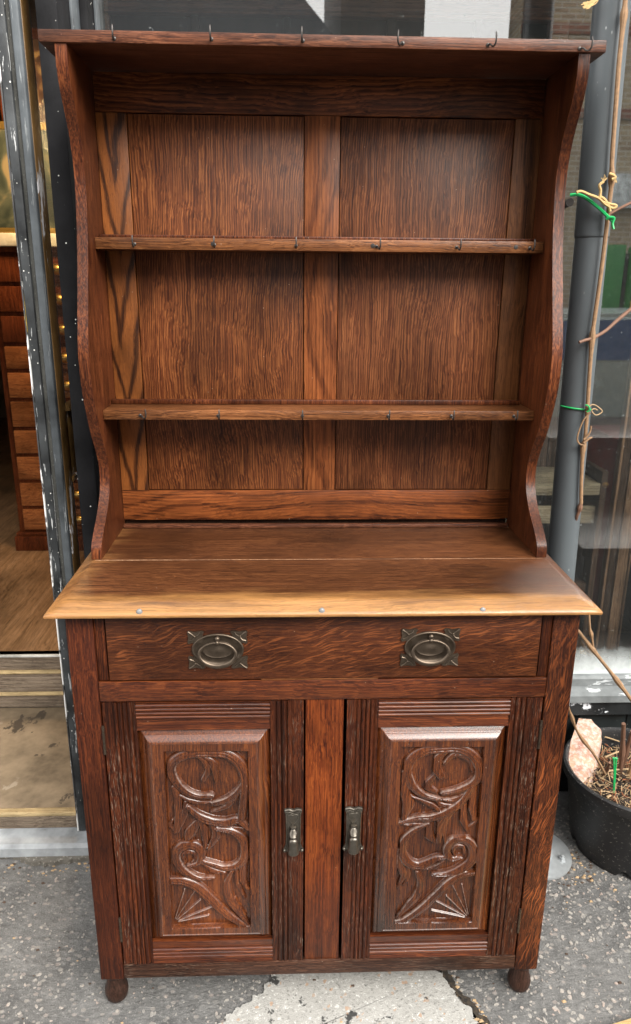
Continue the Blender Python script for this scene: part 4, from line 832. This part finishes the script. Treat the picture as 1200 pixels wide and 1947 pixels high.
bm = bmesh.new(); knobby(bm, vpath([(1096, 1195), (1104, 1205), (1128, 1236), (1165, 1283), (1200, 1330), (1240, 1385), (1275, 1440)], [.50, .49, .475, .46, .45, .47, .50], 5), .0040, .0052, 9, (.32, .55)); obj('low_stem', bm, 'vine', vn)
bm = bmesh.new(); knobby(bm, vpath([(1128, 1232), (1126, 1215), (1122, 1195), (1120, 1165)], .475, 4), .003, .0026, 7, (.5,)); obj('side_shoot', bm, 'vine', vn)
bm = bmesh.new(); knobby(bm, vpath([(1078, 1335), (1086, 1360), (1100, 1395), (1130, 1435), (1150, 1470)], [.38, .40, .42, .45, .48], 5), .0026, .0038, 7, (.3, .6)); obj('side_shoot', bm, 'vine', vn)
# green cable ties and twine
def tie(pts, label, w=.0022, tail=None):
    t_ = thing('cable_tie', label, 'cable tie', tuple(pts[0])); bm = bmesh.new(); tube(bm, spline(pts, 5), w, 6); obj('strap', bm, 'green', t_)
    if tail: bm = bmesh.new(); tube(bm, spline(tail, 4), w*.8, 6); obj('tail', bm, 'green', t_)
    return t_
def ringpts(c, r, z, tilt, a0, a1, n=12): return [(c[0]+r*math.cos(a), c[1]+r*math.sin(a), z+tilt*math.cos(a)) for a in np.linspace(a0, a1, n)]
z1_ = pl(1090, 778, 1, .455)[2]
t1 = tie(ringpts((.6145, .4965), .0378, z1_-.001, -.003, PI*1.02, 1.72*PI)+[pl(1118, 778, 1, .446)], 'thin green cable tie around the pipe below the twine', .0022, [pl(1113, 770, 1, .444), pl(1119, 772, 1, .442), pl(1121, 780, 1, .442), pl(1116, 783, 1, .444)])
tie([pl(1084, 371, 1, .455), pl(1096, 370, 1, .452), pl(1108, 373, 1, .452), pl(1125, 384, 1, .450), pl(1145, 401, 1, .446), pl(1160, 416, 1, .440), pl(1166, 421, 1, .436)], 'broad green cable tie slanting across the pipe beside the twine', .0034, [pl(1153, 417, 1, .438), pl(1160, 413, 1, .434), pl(1168, 415, 1, .434), pl(1165, 425, 1, .434), pl(1167, 436, 1, .432)])
tw = thing('twine', 'knotted jute twine tying the vine to the pipe', 'twine', tuple(pl(1145, 380, 1, .44)))
for px in ([(1096, 366), (1105, 364), (1120, 370), (1138, 377), (1150, 388), (1165, 396), (1172, 391), (1160, 388), (1146, 384)], [(1140, 378), (1142, 362), (1140, 352), (1148, 345)], [(1142, 374), (1150, 380), (1158, 392), (1160, 402)], [(1158, 330), (1166, 333), (1170, 338), (1163, 341)]):
    bm = bmesh.new(); tube(bm, vpath(px, .440, 5), .0030, 7); obj('strand', bm, 'twine', tw)
bm = bmesh.new()
for i in range(9):
    e = (1149+random.uniform(-7, 6), 338+random.uniform(-8, 4)); tube(bm, vpath([(1147, 347), ((1147+e[0])/2+random.uniform(-1, 1), 342), e], .440, 3), .0006, 4)
for i in range(8): tube(bm, vpath([(1168, 334), (1168+random.uniform(-4, 8), 345+random.uniform(-3, 3))], .440, 3), .0006, 4)
obj('frayed_end', bm, 'twine', tw)
tw2 = thing('twine_tuft', 'frayed twine knot at the top of the pipe', 'twine', tuple(pl(1125, 5, 1, .46))); bm = bmesh.new()
for i in range(16): tube(bm, vpath([(1140, -6), (1128+random.uniform(-4, 4), 4+random.uniform(-4, 4)), (1108+random.uniform(-3, 14), 10+random.uniform(-8, 8))], .455, 3), .0011, 4)
obj('fibres', bm, 'twine', tw2)
# plant pot
PC, PR, PZ = (.912, .505), .203, .250
pot = thing('plant_pot', 'large black plastic plant pot beside the pipe', 'plant pot', (PC[0], PC[1], 0))
bm = bmesh.new(); prof = [(.150, .018), (.152, .004), (.156, .0), (.158, .002), (.164, .04), (.176, .12), (.188, .205), (.190, .215), (.183, .214), (.170, .12), (.158, .03), (.02, .022)]
n = 72; rings = []
for r, h in prof:
    rings.append([bm.verts.new((PC[0]+r*math.cos(2*PI*j/n), PC[1]+r*math.sin(2*PI*j/n), h+(.018 if (h < .006 and (j % 12) < 2) else 0))) for j in range(n)])
for a, b in zip(rings, rings[1:]):
    for j in range(n): bm.faces.new((a[j], a[(j+1) % n], b[(j+1) % n], b[j]))
bm.faces.new(rings[-1]); obj('wall', bm, 'pot', pot)
bm = bmesh.new(); rp = [(.186, .2155), (.192, .214), (.203, .222), (.2055, .236), (.203, .247), (.197, .251), (.191, .248), (.187, .238)]
rings = [[bm.verts.new((PC[0]+r*math.cos(2*PI*j/n), PC[1]+r*math.sin(2*PI*j/n), h)) for j in range(n)] for r, h in rp]
for a, b in zip(rings, rings[1:]+rings[:1]):
    for j in range(n): bm.faces.new((a[j], a[(j+1) % n], b[(j+1) % n], b[j]))
obj('rim', bm, 'pot', pot)
bm = bmesh.new(); N_ = 40; g = {}
for i in range(13):
    for j in range(N_):
        r = .176*i/12; a = 2*PI*j/N_; x, y = PC[0]+r*math.cos(a), PC[1]+r*math.sin(a); g[i, j] = bm.verts.new((x, y, .176+.018*mnoise.noise((x*22, y*22, 0))+.010*mnoise.noise((x*70, y*70, 3))+.02*(1-r/.18)))
for i in range(12):
    for j in range(N_): bm.faces.new((g[i, j], g[i, (j+1) % N_], g[i+1, (j+1) % N_], g[i+1, j]))
bmesh.ops.remove_doubles(bm, verts=bm.verts[:], dist=1e-6)
tag(obj('potting_soil', bm, 'soil'), 'dark soil filling the black plant pot', 'soil', kind='stuff')
V, Fc, MI_ = [], [], []
for i in range(1300):
    r, a = .170*math.sqrt(random.random()), random.uniform(0, 2*PI); x, y = PC[0]+r*math.cos(a), PC[1]+r*math.sin(a); z = .190+.02*(1-r/.18)+random.uniform(-.004, .018)
    L_ = random.choice((.006, .010, .015, .022, .034, .045)); wd_ = L_*random.uniform(.12, .5) if L_ < .02 else random.uniform(.0012, .003); q = Matrix.Rotation(random.uniform(0, PI), 3, 'Z') @ Matrix.Rotation(random.gauss(0, .35), 3, 'Y') @ Matrix.Rotation(random.gauss(0, .5), 3, 'X')
    b0 = len(V); th_ = wd_*random.uniform(.2, .6)
    for sx in (-1, 1):
        for sy in (-1, 1):
            for sz in (-1, 1):
                p = q @ Vector((sx*L_*.5*random.uniform(.75, 1), sy*wd_*.5*random.uniform(.6, 1), sz*th_*.5)); V.append((x+p.x, y+p.y, z+p.z))
    m_ = random.choices((0, 1, 2), (6, 3, 2))[0]
    for f in ((0, 1, 3, 2), (4, 6, 7, 5), (0, 4, 5, 1), (2, 3, 7, 6), (0, 2, 6, 4), (1, 5, 7, 3)): Fc.append(tuple(b0+i_ for i_ in f)); MI_.append(m_)
me = bpy.data.meshes.new('bark_mulch'); me.from_pydata(V, [], Fc); me.polygons.foreach_set('material_index', MI_)
tag(put('bark_mulch', me, ['chip1', 'chip2', 'chip3'], smooth=False), 'bark chips and dry twigs on the pot soil', 'mulch', kind='stuff')
# pink stone leaning in the pot
c0 = [pl(u, v, 2, .23) for u, v in ((1100, 1396), (1122, 1398), (1141, 1409), (1138, 1440), (1128, 1462), (1108, 1480), (1094, 1468), (1083, 1452), (1086, 1425))]
bm = bmesh.new(); ctr = np.mean(c0, 0); vs = []
for p in c0:
    for sgn in (-1, 1): vs.append(bm.verts.new((p[0]+random.uniform(-.003, .003), p[1]+.006*sgn, .226+sgn*.016+(p[1]-ctr[1])*.38)))
for k_ in range(8): q = ctr+(c0[k_]-ctr)*random.uniform(.3, .7); vs.append(bm.verts.new((q[0], q[1], .246+(q[1]-ctr[1])*.38+random.uniform(-.002, .005))))
bmesh.ops.convex_hull(bm, input=vs); bmesh.ops.subdivide_edges(bm, edges=bm.edges[:], cuts=2, use_grid_fill=True)
for vtx in bm.verts: vtx.co += Vector((1, 1, 1))*0.004*mnoise.noise(vtx.co*60)
tag(obj('pink_stone', bm, 'stone', ang=25), 'pale pink rough stone lying in the plant pot', 'stone')
# pruned stems and a green plant tie in the pot
vs_ = thing('pruned_stump', 'grey brown pruned stems rising from the pot soil', 'plant', tuple(pl(1182, 1500, 2, .19)))
def stem_up(u, v, u2, v2, y2, r, mt):
    a = pl(u, v, 2, .185); b = pl(u2, v2, 1, y2); bm = bmesh.new(); P = spline([a, a*.5+b*.5+np.array([.002, 0, .003]), b], 5); knobby(bm, P, r, r*.9, 9, (.5,)); obj('stem', bm, mt, vs_)
stem_up(1178, 1480, 1186, 1376, .50, .0062, 'vine_dark'); stem_up(1176, 1478, 1202, 1390, .51, .0055, 'vine_dark'); stem_up(1190, 1490, 1230, 1360, .51, .005, 'vine')
stem_up(1145, 1478, 1160, 1450, .46, .004, 'chip3' if False else 'vine_dark')
for (u, v, u2, v2) in ((1120, 1396, 1178, 1410), (1150, 1440, 1196, 1425), (1140, 1470, 1200, 1462)):
    a, b = pl(u, v, 2, .222), pl(u2, v2, 2, .218); bm = bmesh.new(); knobby(bm, spline([a, (a+b)/2+np.array([0, 0, .004]), b], 4), .0028, .002, 6); tg = obj('fallen_twig', bm, 'chip1'); tag(tg, ['pale straight twig resting on the far rim side of the mulch', 'short twig crossing the pruned stems', 'long thin twig lying over the bark chips near the stems'][(u-1120)//15 if u != 1140 else 2] if False else {1120: 'pale straight twig resting behind the pink stone', 1150: 'short twig crossing behind the green plant tie', 1140: 'thin twig lying over bark chips in front of the green plant tie'}[u], 'twig')
a, b = pl(1166, 1508, 2, .19), pl(1170, 1440, 1, .43)
a = np.array([.802, .412, .188]); 
gt = thing('plant_tie', 'upright green plant tie stuck in the pot soil', 'plant tie', tuple(pl(1167, 1506, 2, .20)))
base = pl(1167, 1506, 2, .195)
for i, (u, v) in enumerate(((1167, 1441), (1172, 1441))):
    tp = pl(u, v, 1, base[1]+.004); bm = bmesh.new(); tube(bm, spline([base+np.array([i*.001, 0, -.006]), (base+tp)/2+np.array([.0015-.001*i, 0, 0]), tp], 4), [.0022]*8+[.0038], 6); obj('strip', bm, 'green', gt)
# pale board corner lying on the pavement
c0 = pl(1165, 1947, 2, .03); c1 = pl(1200, 1936, 2, .03); d_ = (c1-c0)/np.linalg.norm(c1-c0); nrm = np.array([d_[1], -d_[0], 0])
A = c0-d_*.25; B = c0+d_*.6; bm = bmesh.new(); prism(bm, [tuple(A[:2]), tuple(B[:2]), tuple((B+nrm*.2)[:2]), tuple((A+nrm*.2)[:2])], lambda a, b, d: (a, b, d), .004, .03)
tag(obj('pale_board', bm, 'palewood'), 'pale wooden board lying flat on the pavement', 'board')

# ================================================================== OVER THE STREET (seen mirrored in the window)
def building(name, label, x0, x1, y, h, mat, wins, roof=None, fascia=None, depth=6):
    b = thing(name, label, 'building', ((x0+x1)/2, y, 0)); box('wall', mat, b, x0, x1, y-depth, y, 0, h, 0)
    for wx, wz, ww, wh in wins:
        wi = box('window', 'white', b, wx, wx+ww, y, y+.06, wz, wz+wh, .004); box('pane', 'carglass', wi, wx+.07, wx+ww-.07, y+.061, y+.066, wz+.07, wz+wh-.07, 0)
        box('glazing_bar', 'white', wi, wx+.07, wx+ww-.07, y+.067, y+.085, wz+wh/2-.02, wz+wh/2+.02, 0); box('sill', 'white', wi, wx-.08, wx+ww+.08, y+.0605, y+.16, wz-.1, wz-.005, .003)
    if roof: 
        bm = bmesh.new(); prism(bm, roof, lambda a, b_, d: (a, d, b_), y-depth, y+.15); obj('roof', bm, 'slate', b)
    if fascia:
        for f in fascia: box(f[0], f[1], b, *f[2:], .005)
    return b
building('brick_terrace', 'stock brick terrace with white sills over the street', 3.45, 14, -10, 7.6, 'brick', [(6.3, 4.6, 1.0, 1.8), (8.6, 4.6, 1.0, 1.8), (11, 4.6, 1.0, 1.8)],
         fascia=[('fascia', 'fascia', 4.95, 14, -9.995, -9.8, 2.75, 3.25), ('string_course', 'brick_red', 3.45, 14, -9.996, -9.95, 4.05, 4.2), ('band', 'brick_red', 3.45, 14, -9.996, -9.97, 5.2, 5.35), ('downpipe', 'rubber', 3.46, 3.72, -9.99, -9.8, 0, 7.5)], depth=.7)
building('dark_house', 'dark rendered house over the street', .72, 1.98, -10, 9.5, 'darkfacade', [])
building('gabled_house', 'dark gabled house with slate roof over the street', -9, .66, -10, 5.0, 'darkfacade', [(-7, 1, 1, 1.4), (-5, 3, 1, 1.4)], roof=[(-9.2, 4.99), (.70, 4.99), (-3.6, 9.5)])
gb = thing('green_hoarding', 'green advertising board with white lettering across the street', 'sign board', (5.0, -9, 0))
box('panel', 'greenboard', gb, 4.86, 5.52, -8.46, -8.42, 1.0, 2.12, .08, 4); box('panel', 'greenboard', gb, 4.22, 4.80, -8.46, -8.42, 1.0, 2.12, .01)
box('base', 'rubber', gb, 4.1, 5.6, -8.7, -8.40, 0, .62, .02); box('post', 'rubber', gb, 4.18, 4.215, -8.46, -8.42, .6205, 2.0, 0); box('post', 'rubber', gb, 4.805, 4.855, -8.46, -8.42, .6205, 2.0, 0)
box('band', 'rubber', gb, 4.95, 5.43, -8.4195, -8.41, 1.36, 1.46, 0); box('band', 'brass', gb, 4.95, 5.43, -8.4195, -8.41, 1.25, 1.355, 0)
cu = bpy.data.curves.new('lettering', 'FONT'); cu.body = 'ZA'; cu.size = .36; cu.extrude = .003; to = bpy.data.objects.new('tmp', cu); C.objects.link(to)
bpy.context.view_layer.update(); me = bpy.data.meshes.new_from_object(to.evaluated_get(bpy.context.evaluated_depsgraph_get())); bpy.data.objects.remove(to)
me.transform(Matrix.Translation((5.42, -8.412, 1.68)) @ Matrix.Rotation(PI, 4, 'Z') @ Matrix.Rotation(PI/2, 4, 'X')); me.materials.clear(); put('lettering', me, 'whiteprint', gb, smooth=False)
# unseen sideboard and chest, added to keep the lower window reflection dark
sb = thing('added_sideboard', 'low black sideboard added unseen on the pavement to darken the window reflection', 'sideboard', (2.1, -1.3, 0))
box('carcass', 'darkstuff', sb, 1.35, 3.1, -1.75, -1.15, .10, .74, .006); box('top', 'ward_panel', sb, 1.32, 3.13, -1.78, -1.12, .7405, .765, .004)
for lx in (1.39, 3.06):
    for ly in (-1.71, -1.19): box('leg', 'darkstuff', sb, lx-.03, lx+.03, ly-.03, ly+.03, 0, .0995, .003)
for i in range(3): dd = box('drawer', 'ward_panel', sb, 1.40+i*.56, 1.93+i*.56, -1.149, -1.14, .14, .70, .003); bm = bmesh.new(); ball(bm, (1.665+i*.56, -1.13, .5), .018); obj('knob', bm, 'brass', dd)
bc = thing('added_blanket_chest', 'low black blanket chest added unseen on the pavement to darken the lower glass', 'chest', (1.9, -.65, 0))  # unseen chest, added to block the bright pavement mirrored in the glass
box('carcass', 'darkstuff', bc, 1.24, 2.52, -1.02, -.30, .03, .40, .005); box('lid', 'ward_panel', bc, 1.22, 2.54, -1.04, -.28, .4005, .44, .006)
for lx in (1.27, 2.49):
    for ly in (-.99, -.33): box('foot', 'darkstuff', bc, lx-.03, lx+.03, ly-.03, ly+.03, 0, .0295, .002)
# parked car
car = thing('parked_car', 'silver car with windows coloured as if mirroring blue sky, parked in the street', 'car', (2.7, -4.8, 0))
body = [(2.1, .28), (2.05, .55), (2.15, .78), (2.9, .88), (3.55, 1.30), (4.9, 1.32), (5.5, .95), (6.1, .86), (6.2, .55), (6.1, .28)]
bm = bmesh.new(); prism(bm, body, lambda a, b, d: (a, d, b), -5.7, -4.05); bmesh.ops.bevel(bm, geom=bm.edges[:], offset=.05, segments=3, affect='EDGES'); obj('body', bm, 'carpaint', car)
for yy in (-4.045, -5.705):
    bm = bmesh.new(); prism(bm, [(3.05, .90), (3.60, 1.24), (4.25, 1.26), (4.25, .90)], lambda a, b, d: (a, d, b), yy-.005, yy+.005); obj('side_window', bm, 'carglass', car)
    bm = bmesh.new(); prism(bm, [(4.33, .90), (4.33, 1.26), (4.85, 1.25), (5.35, .93)], lambda a, b, d: (a, d, b), yy-.005, yy+.005); obj('side_window', bm, 'carglass', car)
for (a0, b0, a1, b1) in ((2.93, .905, 3.53, 1.295), (5.47, .975, 4.94, 1.305)):
    bm = bmesh.new(); dx, dz = a1-a0, b1-b0; ln = math.hypot(dx, dz); nx_, nz_ = (-dz/ln*.012, dx/ln*.012) if dx > 0 else (dz/ln*.012, -dx/ln*.012)
    prism(bm, [(a0+dx*.08, b0+dz*.08), (a1-dx*.08, b1-dz*.08), (a1-dx*.08+nx_, b1-dz*.08+nz_), (a0+dx*.08+nx_, b0+dz*.08+nz_)], lambda a, b, d: (a, d, b), -5.55, -4.2); obj('windscreen', bm, 'carglass', car)
for wx in (2.8, 5.35):
    for yy in (-4.12, -5.63):
        bm = bmesh.new(); lathe(bm, [(.30, -.1), (.325, -.07), (.325, .07), (.30, .1)], n=28, fn=lambda r, a, h: (wx+r*math.cos(a), yy+h, .325+r*math.sin(a))); wh = obj('wheel', bm, 'tyre', car)
        bm = bmesh.new(); lathe(bm, [(.20, -.112), (.21, -.10), (.21, .10), (.20, .112)], n=24, fn=lambda r, a, h: (wx+r*math.cos(a), yy+h, .325+r*math.sin(a))); obj('rim', bm, 'zinc', wh)
for yy in (-4.35, -5.4): box('headlight', 'whiteprint', car, 2.03, 2.12, yy-.15, yy+.15, .62, .74, .02); box('tail_light', 'crimson', car, 6.13, 6.2, yy-.15, yy+.15, .62, .76, .02)

for ob in list(car.children):
    ob.location.x -= 1.2
